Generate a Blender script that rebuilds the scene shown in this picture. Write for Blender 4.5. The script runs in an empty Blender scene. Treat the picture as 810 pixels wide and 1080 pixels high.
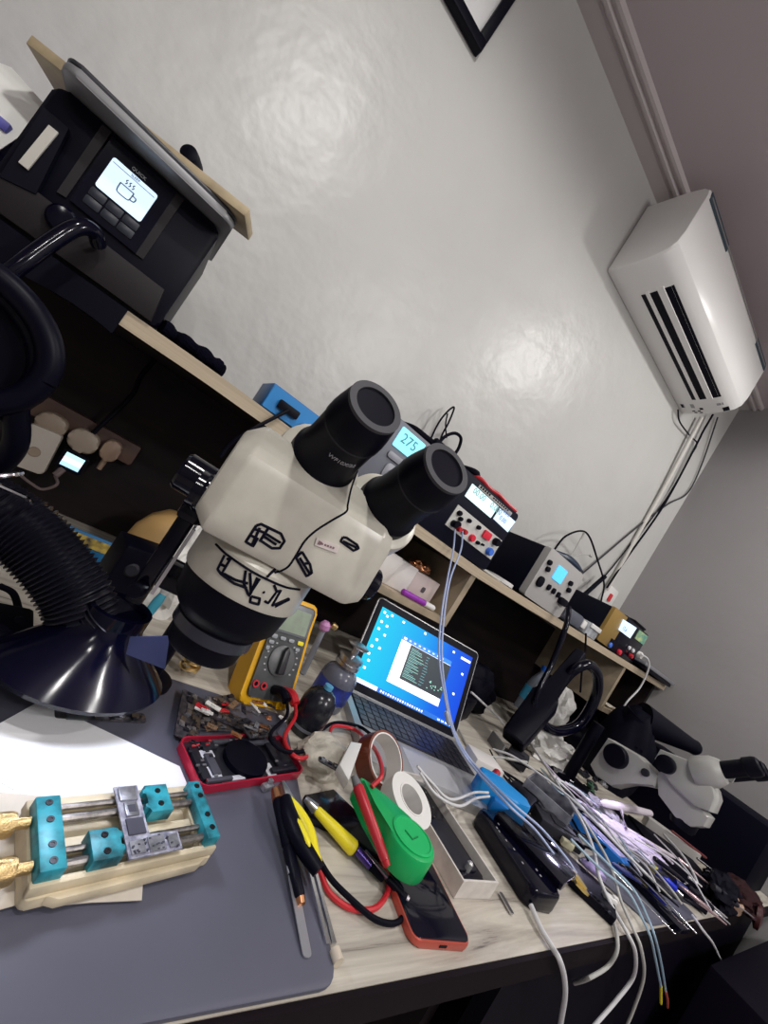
import bpy, bmesh, math, random
from mathutils import Vector, Matrix
random.seed(7)
SC = bpy.context.scene
COL = SC.collection
R = math.radians
CZ = 1.06                      # camera height above the floor; coordinates below are relative to the camera point
D = -0.31                      # desk surface
YS = 0.69                      # front edge of the hutch shelf
F = 433.8
ROLL, PITCH, YAW = R(32.39), R(2.43), R(32.35)
FWD = Vector((math.sin(YAW)*math.cos(PITCH), math.cos(YAW)*math.cos(PITCH), math.sin(PITCH)))
_r0 = Vector((math.cos(YAW), -math.sin(YAW), 0)); _u0 = _r0.cross(FWD)
RIGHT = _r0*math.cos(ROLL) + _u0*math.sin(ROLL)
UP = -_r0*math.sin(ROLL) + _u0*math.cos(ROLL)

def at(px, py, z=None, y=None, x=None):
    """point of the place seen at a photo pixel, on the plane z=, y= or x="""
    r = FWD + RIGHT*((px-405)/F) - UP*((py-540)/F)
    if z is not None: return r*(z/r.z)
    if y is not None: return r*(y/r.y)
    return r*(x/r.x)

# ---------------------------------------------------------------- materials
MATS = {}
def mat(name, col, rough=0.5, metal=0.0, emit=None, es=1.0, noise=0.0, nscale=20, bump=0.0, bscale=60, alpha=1.0, trans=0.0, col2=None, coat=0.0, spec=0.5):
    if name in MATS: return MATS[name]
    m = bpy.data.materials.new(name); m.use_nodes = True
    nt = m.node_tree; b = nt.nodes['Principled BSDF']
    b.inputs['Base Color'].default_value = (*col, 1)
    b.inputs['Roughness'].default_value = rough
    b.inputs['Metallic'].default_value = metal
    b.inputs['Specular IOR Level'].default_value = spec
    if coat: b.inputs['Coat Weight'].default_value = coat
    if emit:
        b.inputs['Emission Color'].default_value = (*emit, 1); b.inputs['Emission Strength'].default_value = es
    if alpha < 1: b.inputs['Alpha'].default_value = alpha
    if trans: b.inputs['Transmission Weight'].default_value = trans
    if noise or bump:
        tc = nt.nodes.new('ShaderNodeTexCoord')
    if noise:
        n = nt.nodes.new('ShaderNodeTexNoise'); n.inputs['Scale'].default_value = nscale; n.inputs['Detail'].default_value = 5
        nt.links.new(tc.outputs['Object'], n.inputs['Vector'])
        mx = nt.nodes.new('ShaderNodeMix'); mx.data_type = 'RGBA'
        c2 = col2 if col2 else tuple(max(0, c*(1-noise)) for c in col)
        mx.inputs[6].default_value = (*col, 1); mx.inputs[7].default_value = (*c2, 1)
        rp = nt.nodes.new('ShaderNodeValToRGB'); rp.color_ramp.elements[0].position = .38; rp.color_ramp.elements[1].position = .66
        nt.links.new(n.outputs['Fac'], rp.inputs['Fac']); nt.links.new(rp.outputs['Color'], mx.inputs[0])
        nt.links.new(mx.outputs[2], b.inputs['Base Color'])
    if bump:
        n2 = nt.nodes.new('ShaderNodeTexNoise'); n2.inputs['Scale'].default_value = bscale; n2.inputs['Detail'].default_value = 3
        nt.links.new(tc.outputs['Object'], n2.inputs['Vector'])
        bp = nt.nodes.new('ShaderNodeBump'); bp.inputs['Strength'].default_value = bump; bp.inputs['Distance'].default_value = .01
        nt.links.new(n2.outputs['Fac'], bp.inputs['Height']); nt.links.new(bp.outputs['Normal'], b.inputs['Normal'])
    MATS[name] = m
    return m

def wood(name, c1, c2, scale=(1.5, 22, 22), rough=.5, c3=None, bump=.15):
    m = bpy.data.materials.new(name); m.use_nodes = True; MATS[name] = m
    nt = m.node_tree; b = nt.nodes['Principled BSDF']; b.inputs['Roughness'].default_value = rough
    tc = nt.nodes.new('ShaderNodeTexCoord'); mp = nt.nodes.new('ShaderNodeMapping'); mp.inputs['Scale'].default_value = scale
    nt.links.new(tc.outputs['Object'], mp.inputs['Vector'])
    n = nt.nodes.new('ShaderNodeTexNoise'); n.inputs['Scale'].default_value = 1; n.inputs['Detail'].default_value = 9; n.inputs['Roughness'].default_value = .65; n.inputs['Distortion'].default_value = .6
    nt.links.new(mp.outputs['Vector'], n.inputs['Vector'])
    rp = nt.nodes.new('ShaderNodeValToRGB'); e = rp.color_ramp.elements
    e[0].position = .3; e[0].color = (*c2, 1); e[1].position = .62; e[1].color = (*c1, 1)
    if c3:
        x = e.new(.36); x.color = (*c3, 1)
    nt.links.new(n.outputs['Fac'], rp.inputs['Fac']); nt.links.new(rp.outputs['Color'], b.inputs['Base Color'])
    bp = nt.nodes.new('ShaderNodeBump'); bp.inputs['Strength'].default_value = bump; bp.inputs['Distance'].default_value = .003
    nt.links.new(n.outputs['Fac'], bp.inputs['Height']); nt.links.new(bp.outputs['Normal'], b.inputs['Normal'])
    return m

# ---------------------------------------------------------------- mesh builder
def frame(loc=(0, 0, 0), rz=0.0, rx=0.0, ry=0.0):
    return Matrix.Translation(Vector(loc)) @ Matrix.Rotation(rz, 4, 'Z') @ Matrix.Rotation(ry, 4, 'Y') @ Matrix.Rotation(rx, 4, 'X')
def axes(o, u, v, w):
    m = Matrix.Identity(4)
    for i, a in enumerate((u, v, w)):
        a = Vector(a).normalized()
        m[0][i], m[1][i], m[2][i] = a
    m.translation = Vector(o)
    return m
def along(p0, p1, roll=0.0, up=(0, 0, 1)):
    """frame at p0 whose local X runs to p1, Z as near up as can be"""
    x = (Vector(p1)-Vector(p0)).normalized(); up = Vector(up)
    y = up.cross(x)
    if y.length < 1e-4: y = Vector((0, 1, 0))
    y.normalize(); z = x.cross(y)
    return axes(p0, x, y, z) @ Matrix.Rotation(roll, 4, 'X')

def catmull(pts, n=8):
    P = [Vector(p) for p in pts]
    if len(P) < 3: return P
    P = [P[0]*2-P[1]] + P + [P[-1]*2-P[-2]]
    out = []
    for i in range(1, len(P)-2):
        a, b, c, d = P[i-1:i+3]
        for k in range(n):
            t = k/n
            out.append(.5*((2*b)+(c-a)*t+(2*a-5*b+4*c-d)*t*t+(3*b-a-3*c+d)*t**3))
    out.append(P[-2])
    return out

class MB:
    def __init__(s, M=None):
        s.bm = bmesh.new(); s.M = M if M is not None else Matrix.Identity(4); s.mi = 0
    def _add(s, verts, faces, T=None):
        A = s.M @ T if T is not None else s.M
        vs = [s.bm.verts.new(A @ Vector(v)) for v in verts]
        fs = []
        for f in faces:
            try:
                q = s.bm.faces.new([vs[i] for i in f]); q.material_index = s.mi; fs.append(q)
            except ValueError: pass
        return vs, fs
    def box(s, c, size, bev=0.0, T=None, seg=2):
        x, y, z = (k/2 for k in size)
        v = [(c[0]+i*x, c[1]+j*y, c[2]+k*z) for i in (-1, 1) for j in (-1, 1) for k in (-1, 1)]
        f = [(0, 1, 3, 2), (4, 6, 7, 5), (0, 4, 5, 1), (2, 3, 7, 6), (0, 2, 6, 4), (1, 5, 7, 3)]
        vs, fs = s._add(v, f, T)
        if bev > 0:
            es = list({e for q in fs for e in q.edges})
            r = bmesh.ops.bevel(s.bm, geom=es, offset=min(bev, min(size)*.49), segments=seg, profile=.5, affect='EDGES')
            for q in r['faces']: q.material_index = s.mi
        return s
    def b2(s, x0, x1, y0, y1, z0, z1, bev=0.0, T=None):
        return s.box(((x0+x1)/2, (y0+y1)/2, (z0+z1)/2), (abs(x1-x0), abs(y1-y0), abs(z1-z0)), bev, T)
    def lathe(s, o, axis, prof, seg=28, T=None, cap=True):
        """prof: list of (radius, height along axis)"""
        a = Vector(axis).normalized(); u = a.orthogonal().normalized(); w = a.cross(u)
        o = Vector(o); vs = []; fs = []
        for (r, h) in prof:
            r = max(r, 1e-5)
            for k in range(seg):
                t = 2*math.pi*k/seg
                vs.append(o+a*h+u*(r*math.cos(t))+w*(r*math.sin(t)))
        n = len(prof)
        for i in range(n-1):
            for k in range(seg):
                k2 = (k+1) % seg
                fs.append((i*seg+k, i*seg+k2, (i+1)*seg+k2, (i+1)*seg+k))
        if cap:
            fs.append(tuple(reversed(range(seg)))); fs.append(tuple((n-1)*seg+k for k in range(seg)))
        s._add(vs, fs, T); return s
    def cyl(s, p0, p1, r0, r1=None, seg=20, T=None):
        p0 = Vector(p0); p1 = Vector(p1); h = (p1-p0).length
        return s.lathe(p0, p1-p0, [(r0, 0), (r0 if r1 is None else r1, h)], seg, T)
    def ring(s, o, axis, r0, r1, h, seg=32, T=None):
        """hollow ring: inner r0, outer r1, height h"""
        a = Vector(axis).normalized(); u = a.orthogonal().normalized(); w = a.cross(u); o = Vector(o)
        vs = []; fs = []
        for (r, hh) in ((r1, 0), (r1, h), (r0, h), (r0, 0)):
            for k in range(seg):
                t = 2*math.pi*k/seg; vs.append(o+a*hh+u*(r*math.cos(t))+w*(r*math.sin(t)))
        for i in range(4):
            j = (i+1) % 4
            for k in range(seg):
                k2 = (k+1) % seg; fs.append((i*seg+k, i*seg+k2, j*seg+k2, j*seg+k))
        s._add(vs, fs, T); return s
    def tube(s, pts, r, seg=8, n=8, smooth=True, T=None, close=False):
        P = catmull(pts, n) if smooth else [Vector(p) for p in pts]
        if close: P = P[:-1]
        N = len(P); vs = []; fs = []
        t = (P[1]-P[0]).normalized(); u = t.orthogonal().normalized()
        for i in range(N):
            if close: t2 = (P[(i+1) % N]-P[i-1]).normalized()
            elif i == 0: t2 = (P[1]-P[0]).normalized()
            elif i == N-1: t2 = (P[-1]-P[-2]).normalized()
            else: t2 = (P[i+1]-P[i-1]).normalized()
            u = (u-t2*u.dot(t2))
            u = u.normalized() if u.length > 1e-6 else t2.orthogonal().normalized()
            w = t2.cross(u)
            rr = r(i/(N-1)) if callable(r) else r
            for k in range(seg):
                a = 2*math.pi*k/seg; vs.append(P[i]+u*(rr*math.cos(a))+w*(rr*math.sin(a)))
        for i in range(N if close else N-1):
            j = (i+1) % N
            for k in range(seg):
                k2 = (k+1) % seg; fs.append((i*seg+k, i*seg+k2, j*seg+k2, j*seg+k))
        if not close:
            fs.append(tuple(reversed(range(seg)))); fs.append(tuple((N-1)*seg+k for k in range(seg)))
        s._add(vs, fs, T); return s
    def prism(s, poly, z0, z1, T=None, bev=0.0):
        n = len(poly)
        a = sum(poly[i][0]*poly[(i+1) % n][1]-poly[(i+1) % n][0]*poly[i][1] for i in range(n))
        if a < 0: poly = poly[::-1]
        vs = [(x, y, z0) for x, y in poly]+[(x, y, z1) for x, y in poly]
        fs = [tuple(reversed(range(n))), tuple(range(n, 2*n))]+[(i, (i+1) % n, n+(i+1) % n, n+i) for i in range(n)]
        vv, ff = s._add(vs, fs, T)
        if bev > 0:
            es = list({e for q in ff[:2] for e in q.edges})
            r = bmesh.ops.bevel(s.bm, geom=es, offset=bev, segments=2, profile=.5, affect='EDGES')
            for q in r['faces']: q.material_index = s.mi
        return s
    def rrect(s, w, h, rad, z0, z1, c=(0, 0), T=None, bev=0.0, n=5):
        return s.prism(rr(w, h, rad, c, n), z0, z1, T, bev)
    def quad(s, pts, T=None):
        s._add(pts, [tuple(range(len(pts)))], T); return s
    def loft(s, secs, T=None, closed=True):
        """secs: list of equally long closed loops"""
        n = len(secs[0]); vs = [p for q in secs for p in q]; fs = []
        for i in range(len(secs)-1):
            for k in range(n):
                k2 = (k+1) % n; fs.append((i*n+k, i*n+k2, (i+1)*n+k2, (i+1)*n+k))
        if closed: fs.append(tuple(reversed(range(n)))); fs.append(tuple((len(secs)-1)*n+k for k in range(n)))
        s._add(vs, fs, T); return s
    def blob(s, c, size, seed=0, amp=.25, freq=3.0, sub=4, rz=0.0, flat=True):
        from mathutils import noise
        b2 = bmesh.new(); bmesh.ops.create_icosphere(b2, subdivisions=sub, radius=1)
        Rz = Matrix.Rotation(rz, 3, 'Z'); vs = []; idx = {}
        for i, v in enumerate(b2.verts):
            p = v.co.copy(); o = Vector((seed*3.7, seed*1.3, seed*7.1))
            k = 1+amp*noise.noise(p*freq+o)+amp*.6*abs(noise.noise(p*freq*2.3+o))
            p = p*k
            if flat and p.z < -.62: p.z = -.62
            p = Rz @ Vector((p.x*size[0], p.y*size[1], p.z*size[2])); vs.append(Vector(c)+p); idx[v] = i
        fs = [tuple(idx[v] for v in f.verts) for f in b2.faces]
        b2.free(); s._add(vs, fs); return s
    def sheet(s, poly, z, thick=.0004, amp=.001, seed=0, n=14, freq=25):
        """a slightly wavy sheet from a convex-ish outline (x, y)"""
        from mathutils import noise
        b2 = bmesh.new(); vs = [b2.verts.new((x, y, 0)) for x, y in poly]; b2.faces.new(vs)
        bmesh.ops.triangulate(b2, faces=b2.faces[:])
        for _ in range(4): bmesh.ops.subdivide_edges(b2, edges=[e for e in b2.edges if e.calc_length() > .012], cuts=1)
        for v in b2.verts: v.co.z = z+amp*(1+noise.noise(Vector((v.co.x*freq, v.co.y*freq, seed))))
        r = bmesh.ops.solidify(b2, geom=b2.faces[:], thickness=-thick)
        b2.verts.ensure_lookup_table(); pos = [v.co.copy() for v in b2.verts]; b2.verts.index_update()
        fs = [tuple(v.index for v in f.verts) for f in b2.faces]; b2.free(); s._add(pos, fs); return s
    def build(s, name, mats, parent=None, sharp=35, flat=False):
        if not isinstance(mats, (list, tuple)): mats = [mats]
        bmesh.ops.recalc_face_normals(s.bm, faces=s.bm.faces[:])
        me = bpy.data.meshes.new(name)
        o = bpy.data.objects.new(name, me); COL.objects.link(o)
        if parent is not None:
            s.bm.transform(parent['_inv_m'] if False else INV[parent.name]); o.parent = parent; INV[o.name] = INV[parent.name]
        else:
            lo = Vector((1e9,)*3); hi = -lo
            for v in s.bm.verts:
                for i in range(3): lo[i] = min(lo[i], v.co[i]); hi[i] = max(hi[i], v.co[i])
            c = Vector(((lo.x+hi.x)/2, (lo.y+hi.y)/2, lo.z))
            T = Matrix.Translation(-c); s.bm.transform(T); o.location = c+Vector((0, 0, CZ)); INV[o.name] = T
        s.bm.to_mesh(me); s.bm.free()
        for m in mats: me.materials.append(m)
        if not flat:
            for p in me.polygons: p.use_smooth = True
            me.set_sharp_from_angle(angle=R(sharp))
        return o
INV = {}
def rr(w, h, rad, c=(0, 0), n=5):
    rad = min(rad, w/2-1e-5, h/2-1e-5); out = []
    for (sx, sy, a0) in ((1, 1, 0), (-1, 1, 90), (-1, -1, 180), (1, -1, 270)):
        for k in range(n+1):
            a = R(a0+90*k/n); out.append((c[0]+sx*(w/2-rad)+rad*math.cos(a), c[1]+sy*(h/2-rad)+rad*math.sin(a)))
    return out
def tag(o, label=None, cat=None, group=None, kind=None):
    if label: o['label'] = label
    if cat: o['category'] = cat
    if group: o['group'] = group
    if kind: o['kind'] = kind
    return o
def thing(name, label, cat, M, group=None):
    """an Empty at the base of a thing; M is its frame"""
    if not isinstance(M, Matrix): M = Matrix.Translation(Vector(M))
    o = bpy.data.objects.new(name, None); COL.objects.link(o); o.empty_display_size = .02
    o.matrix_world = Matrix.Translation((0, 0, CZ)) @ M
    INV[o.name] = M.inverted()
    return tag(o, label, cat, group)
def struct(o): o['kind'] = 'structure'; return o
def text(s, size, M, material, name, parent, depth=.0003, bend=None, align='LEFT', bold=0):
    cu = bpy.data.curves.new('txt', 'FONT'); cu.body = s; cu.size = size; cu.extrude = depth; cu.align_x = align; cu.resolution_u = 2; cu.offset = bold
    t = bpy.data.objects.new('txt', cu); COL.objects.link(t)
    dg = bpy.context.evaluated_depsgraph_get(); me = bpy.data.meshes.new_from_object(t.evaluated_get(dg))
    bpy.data.objects.remove(t); bpy.data.curves.remove(cu)
    mb = MB()
    mb.bm.from_mesh(me); bpy.data.meshes.remove(me)
    if bend:
        for v in mb.bm.verts:
            a = v.co.x/bend; r = bend+v.co.z; v.co = Vector((r*math.sin(a), v.co.y, r*math.cos(a)-bend))
    mb.bm.transform(M)
    return mb.build(name, material, parent, flat=True)

# ---------------------------------------------------------------- palette
black = mat('black_plastic', (.0025, .0025, .008), .45, spec=.13)
gloss = mat('black_gloss', (.002, .002, .009), .13, spec=.3)
rubber = mat('black_rubber', (.0025, .0025, .008), .65, spec=.10)
darkgrey = mat('dark_grey_plastic', (.022, .022, .03), .5, spec=.25)
midgrey = mat('mid_grey_plastic', (.16, .16, .17), .5)
white = mat('white_plastic', (.78, .77, .75), .4)
offwhite = mat('offwhite_paint', (.66, .64, .58), .33)
cream = mat('cream_plastic', (.72, .62, .44), .5, noise=.35, nscale=30)
steel = mat('steel', (.55, .55, .58), .28, 1)
chrome = mat('chrome', (.75, .75, .78), .12, 1)
gold = mat('brass', (.75, .55, .25), .3, 1)
silver = mat('silver_aluminium', (.50, .50, .51), .42, .6)
red = mat('red_plastic', (.50, .015, .025), .4)
wht_cable = mat('white_cable', (.66, .66, .68), .45)
bluish_cable = mat('pale_blue_cable', (.42, .50, .74), .4)
grey_cable = mat('grey_cable', (.45, .45, .43), .5)
yellow = mat('yellow_plastic', (.85, .72, .02), .4)
green = mat('green_plastic', (.005, .42, .11), .38)
blue = mat('blue_plastic', (.01, .22, .62), .4)
teal = mat('teal_anodised', (.03, .33, .42), .4, .1, noise=.8, nscale=70)
pcbm = mat('pcb_dark', (.02, .02, .028), .4, noise=.5, nscale=150, col2=(.09, .08, .09))
chip = mat('chip_black', (.012, .012, .02), .35)
shield = mat('shield_can', (.5, .5, .55), .35, .8, noise=.5, nscale=120)
copper = mat('copper', (.6, .28, .14), .35, 1)
paper = mat('white_paper', (.86, .87, .90), .7, bump=.12, bscale=30)
tissue = mat('white_tissue', (.72, .71, .68), .75, bump=.4, bscale=80)
# ---------------------------------------------------------------- camera, world, lights
cam = bpy.data.cameras.new('camera'); cam.sensor_width = 36; cam.sensor_fit = 'AUTO'; cam.lens = F/1080*36; cam.clip_start = .01
co = bpy.data.objects.new('camera', cam); COL.objects.link(co)
m = Matrix((( RIGHT.x, UP.x, -FWD.x, 0), (RIGHT.y, UP.y, -FWD.y, 0), (RIGHT.z, UP.z, -FWD.z, CZ), (0, 0, 0, 1)))
co.matrix_world = m
SC.camera = co
SC.view_settings.view_transform = 'Standard'; SC.view_settings.look = 'None'; SC.view_settings.gamma = 1
SC.view_settings.use_curve_mapping = False
SC.view_settings.exposure = 0.08
w = bpy.data.worlds.new('world'); SC.world = w; w.use_nodes = True
w.node_tree.nodes['Background'].inputs[0].default_value = (.14, .15, .7, 1); w.node_tree.nodes['Background'].inputs[1].default_value = .025
def spot(name, loc, target, watt, size=150, blend=.8, radius=.045, col=(1, .98, .95)):
    l = bpy.data.lights.new(name, 'SPOT'); l.energy = watt; l.spot_size = R(size); l.spot_blend = blend; l.shadow_soft_size = radius; l.color = col
    o = bpy.data.objects.new(name, l); COL.objects.link(o); o.location = Vector(loc)+Vector((0, 0, CZ))
    o.rotation_euler = (Vector(target)-Vector(loc)).to_track_quat('-Z', 'Y').to_euler(); return o
CEIL = 1.437
LK = 1.0
for i, (x, y, e) in enumerate(((-.08, -.2, 33), (1.6, -.08, 34), (-.4, -1.4, 24), (1.2, -1.4, 40))):
    spot('ceiling_downlight', (x, y, CEIL-.02), (x, y+.06, -1), e*LK, 171, .32)
for x, e in ((1.0, 27), (-.9, 7)):      # unseen fill lights added at the rear to brighten ceiling and air conditioner
    l = bpy.data.lights.new('rear_fill_light', 'POINT'); l.energy = e; l.shadow_soft_size = .08; l.color = (1, .985, .96)
    o = bpy.data.objects.new('rear_fill_light', l); COL.objects.link(o); o.location = (x, -1.3, CZ+1.0)
# the LED ring light of the microscope shines down on the mat
spot('microscope_ring_light', (.11, .365, -.12), (.115, .25, -.31), 2.6, 130, .6, .03, (.82, .86, 1))
# small violet-white UV/work lamp over the clutter at the right of the desk
spot('bench_lamp_light', (1.25, .40, -.13), (1.13, .32, -.31), 1.0, 110, .7, .02, (.72, .66, 1))

# ---------------------------------------------------------------- room shell
def paint(name, col, rough, bump, c2):
    m = mat(name, col, rough, noise=.12, nscale=2.2, col2=c2)
    nt = m.node_tree; b = nt.nodes['Principled BSDF']
    tc = nt.nodes.new('ShaderNodeTexCoord')
    a = nt.nodes.new('ShaderNodeTexNoise'); a.inputs['Scale'].default_value = 5; a.inputs['Detail'].default_value = 4
    c = nt.nodes.new('ShaderNodeTexNoise'); c.inputs['Scale'].default_value = 220; c.inputs['Detail'].default_value = 2
    nt.links.new(tc.outputs['Object'], a.inputs['Vector']); nt.links.new(tc.outputs['Object'], c.inputs['Vector'])
    ad = nt.nodes.new('ShaderNodeMath'); ad.operation = 'MULTIPLY_ADD'; ad.inputs[1].default_value = .012
    nt.links.new(c.outputs['Fac'], ad.inputs[0]); nt.links.new(a.outputs['Fac'], ad.inputs[2])
    bp = nt.nodes.new('ShaderNodeBump'); bp.inputs['Strength'].default_value = bump; bp.inputs['Distance'].default_value = .03
    nt.links.new(ad.outputs[0], bp.inputs['Height']); nt.links.new(bp.outputs['Normal'], b.inputs['Normal'])
    return m
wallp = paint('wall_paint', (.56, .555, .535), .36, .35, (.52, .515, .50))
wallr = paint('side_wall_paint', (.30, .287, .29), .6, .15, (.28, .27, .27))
ceilp = paint('ceiling_paint', (.50, .43, .45), .7, .1, (.48, .415, .435))
floorm = mat('floor_tile', (.42, .38, .39), .5, noise=.15, nscale=6)
struct(MB().b2(-2.2, 2.04, 1.0, 1.1, -1.06, 1.6).build('wall_back', wallp))
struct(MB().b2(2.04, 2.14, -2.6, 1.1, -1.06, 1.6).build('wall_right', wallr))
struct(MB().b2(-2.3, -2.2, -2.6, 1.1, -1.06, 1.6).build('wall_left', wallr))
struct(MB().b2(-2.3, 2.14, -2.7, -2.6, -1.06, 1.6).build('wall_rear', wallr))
struct(MB().b2(-2.3, 2.14, -2.7, 1.1, CEIL, 1.6).build('ceiling', ceilp))
struct(MB().b2(-2.3, 2.14, -2.7, 1.1, -1.16, -1.06).build('floor', floorm))
prof = [(1.0, 1.424), (.957, 1.424), (.953, 1.430), (.947, 1.430), (.942, 1.420), (.934, 1.420), (.930, 1.430), (.922, 1.430), (.918, 1.423), (.910, 1.424), (.906, CEIL), (1.0, CEIL)]
mb = MB(); mb.loft([[(x, y, z) for y, z in prof] for x in (-2.2, 2.04)])
struct(mb.build('trim_1', mat('moulding_paint', (.55, .50, .50), .6), sharp=20))

# picture frame hung high on the wall
t = thing('picture_frame', 'black framed picture with white mount hung high on the grey wall', 'picture frame', (-.04, 1.0, 1.07))
mb = MB()
x0, x1, z0, z1 = -.24, .166, 1.066, 1.40
for a in ((x0, x1, z0, z0+.024), (x0, x1, z1-.024, z1), (x0, x0+.024, z0+.024, z1-.024), (x1-.024, x1, z0+.024, z1-.024)):
    mb.b2(a[0], a[1], .975, .999, a[2], a[3], .003)
mb.build('frame', black, t)
MB().b2(x0+.02, x1-.02, .99, .996, z0+.02, z1-.02).build('mount', mat('mount_card', (.8, .8, .8), .3), t)

# air conditioner
t = thing('air_conditioner', 'white wall-mounted air conditioner with black louvre slots', 'air conditioner', (1.25, 1.0, 1.115))
acx0, acx1 = .862, 1.643
acw = mat('aircon_white', (.90, .89, .87), .32)
# profile (y, z): wall-bottom, underside slope, front lip, front, top
pr = [(.998, 1.118), (.96, 1.116), (.90, 1.120), (.845, 1.133), (.818, 1.146), (.803, 1.165), (.797, 1.20), (.797, 1.33), (.803, 1.352), (.82, 1.365), (.87, 1.374), (.998, 1.378)]
mb = MB(); mb.loft([[(x, y*s+(1-s)*.9, z*s+(1-s)*1.25) for y, z in pr] for x, s in ((acx0, .975), (acx0+.006, 1), (acx1-.006, 1), (acx1, .975))])
mb.build('casing', acw, t, sharp=28)
dark = mat('slot_dark', (.002, .002, .008), .45, spec=.12)
# louvre slots in the sloping underside: dark bars with white vanes between; slope frame
def under(y):   # z of underside at y
    for (a, b) in zip(pr, pr[1:]):
        if b[0] <= y <= a[0]: return a[1]+(b[1]-a[1])*(a[0]-y)/(a[0]-b[0])
    return 1.12
lx0, lx1 = .985, 1.545
mb = MB()
for (ya, yb) in ((.931, .915), (.904, .880), (.862, .838)):
    za, zb = under(ya)-.0012, under(yb)-.0012
    mb.loft([[(x, ya, za), (x, yb, zb), (x, yb, zb+.004), (x, ya, za+.004)] for x in (lx0, lx1)])
mb.build('louvre_slot', dark, t)
for (ya, yb) in ((.915, .904), (.880, .862)):
    mb = MB(); za, zb = under(ya)-.004, under(yb)-.004
    mb.loft([[(x, ya, za), (x, yb, zb), (x, yb, zb+.005), (x, ya, za+.005)] for x in (lx0-.01, lx1+.004)])
    mb.build('vane', acw, t)
# front panel edge line with dark grille strip along the top front
mb = MB(); mb.loft([[(x, .797, 1.336), (x, .803, 1.353), (x, .802, 1.354), (x, .7955, 1.337)] for x in (acx0+.02, acx1-.02)])
mb.build('panel_gap', mat('aircon_gap', (.30, .28, .28), .5), t)
for xa, xb in ((acx0+.012, acx0+.20), (acx1-.16, acx1-.01)):
    mb = MB(); mb.loft([[(x, .7965, 1.322), (x, .802, 1.350), (x, .800, 1.353), (x, .7945, 1.325)] for x in (xa, xb)])
    mb.build('top_grille', mat('aircon_grille', (.02, .05, .07), .4), t)
# rating labels on the right underside
mb = MB(); lab = mat('label_grey', (.35, .35, .36), .5)
def lbl(x0, x1, ya, yb, mi):
    za, zb = under(ya)-.0008, under(yb)-.0008
    mb.mi = mi; mb.loft([[(x, ya, za), (x, yb, zb), (x, yb, zb+.003), (x, ya, za+.003)] for x in (x0, x1)])
lbl(1.575, 1.60, .985, .935, 0); lbl(1.577, 1.598, .984, .975, 1); lbl(1.60, 1.612, .92, .908, 1); lbl(1.582, 1.595, .86, .84, 0)
lbl(1.612, 1.636, .848, .830, 1); lbl(1.618, 1.624, .95, .94, 1); lbl(1.618, 1.624, .93, .92, 1); lbl(1.628, 1.634, .945, .935, 1); lbl(1.628, 1.634, .925, .915, 1)
mb.build('rating_label', [lab, dark], t)
# condensate hose and refrigerant line
mb = MB(); mb.tube([at(740, 440, y=.975), at(700, 515, y=.985), at(668, 572, y=.988), at(640, 622, y=.988)], .0085, 10)
o = mb.build('conduit_pipe', mat('conduit_grey', (.62, .60, .56), .35)); tag(o, 'grey conduit pipe running down the wall from the air conditioner', 'pipe')
mb = MB(); mb.tube([at(715, 432, y=.98), at(717, 445, y=.98), at(728, 460, y=.985), at(735, 468, y=.985), at(728, 482, y=.99), at(700, 530, y=.991), at(668, 570, y=.992), at(640, 605, y=.992), at(607, 640, y=.992)], .003, 8)
tag(mb.build('power_cable', black), 'thin black cable leaving the underside corner of the air conditioner', 'cable')
mb = MB(); mb.tube([at(752, 437, y=.97), at(741, 456, y=.98), at(735, 468, y=.98), at(700, 533, y=.984), at(660, 590, y=.984), at(640, 620, y=.984)], .0045, 8)
tag(mb.build('refrigerant_line', black), 'black insulated line taped along the grey conduit pipe', 'pipe')
mb = MB(); mb.tube([at(757, 440, y=.985), at(740, 490, y=.99), at(725, 520, y=.99), at(704, 532, y=.99), at(672, 556, y=.99), at(640, 583, y=.99), at(600, 617, y=.985)], .0034, 8)
tag(mb.build('network_cable', mat('cable_dark', (.03, .03, .035), .4)), 'dark cable crossing the conduit pipe and sloping down to the shelf', 'cable')
# wall switch
sw = at(641, 628, y=.995)
t = thing('wall_switch', 'white wall switch with a red rocker low in the wall corner', 'switch', (sw.x, .998, sw.z-.045))
MB(axes((sw.x, .997, sw.z), (1, 0, 0), (0, 0, 1), (0, -1, 0))).rrect(.10, .085, .008, 0, .012, bev=.002).build('plate', white, t)
MB(axes((sw.x+.0, .985, sw.z-.005), (1, 0, 0), (0, 0, 1), (0, -1, 0))).rrect(.022, .035, .003, 0, .006, bev=.001).build('rocker', mat('switch_red', (.6, .03, .04), .4), t)

# ---------------------------------------------------------------- desk
deskw = wood('desk_laminate', (.62, .58, .50), (.11, .095, .085), (3.5, 46, 46), .45, (.36, .32, .275), .15)
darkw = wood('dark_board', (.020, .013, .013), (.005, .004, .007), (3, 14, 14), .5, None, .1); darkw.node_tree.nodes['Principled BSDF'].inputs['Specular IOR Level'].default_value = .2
plyw = wood('ply_edge', (.55, .46, .33), (.28, .21, .14), (3, 90, 150), .55, (.42, .34, .24), .1)
t = thing('desk', 'long workbench desk with grey-washed wood-grain top and dark edge', 'desk', (.55, .58, -1.06))
MB().b2(-.95, 2.035, .185, .984, D-.028, D).build('desktop', deskw, t)
MB().b2(-.95, 2.035, .1795, .1848, D-.0285, D-.0006).build('edge_band', mat('edge_band', (.008, .005, .007), .6, spec=.08), t)
for x in (-.94, .62, 2.01):
    MB().b2(x-.011, x+.011, .25, .96, -1.06, D-.029).build('side_panel', darkw, t)
MB().b2(.635, 1.995, .205, .225, -1.05, D-.0295).build('front_panel', mat('darkening_black', (.004, .003, .008), .6, spec=.08), t)  # added black panel, hides the lit floor to keep the space below dark
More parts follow.
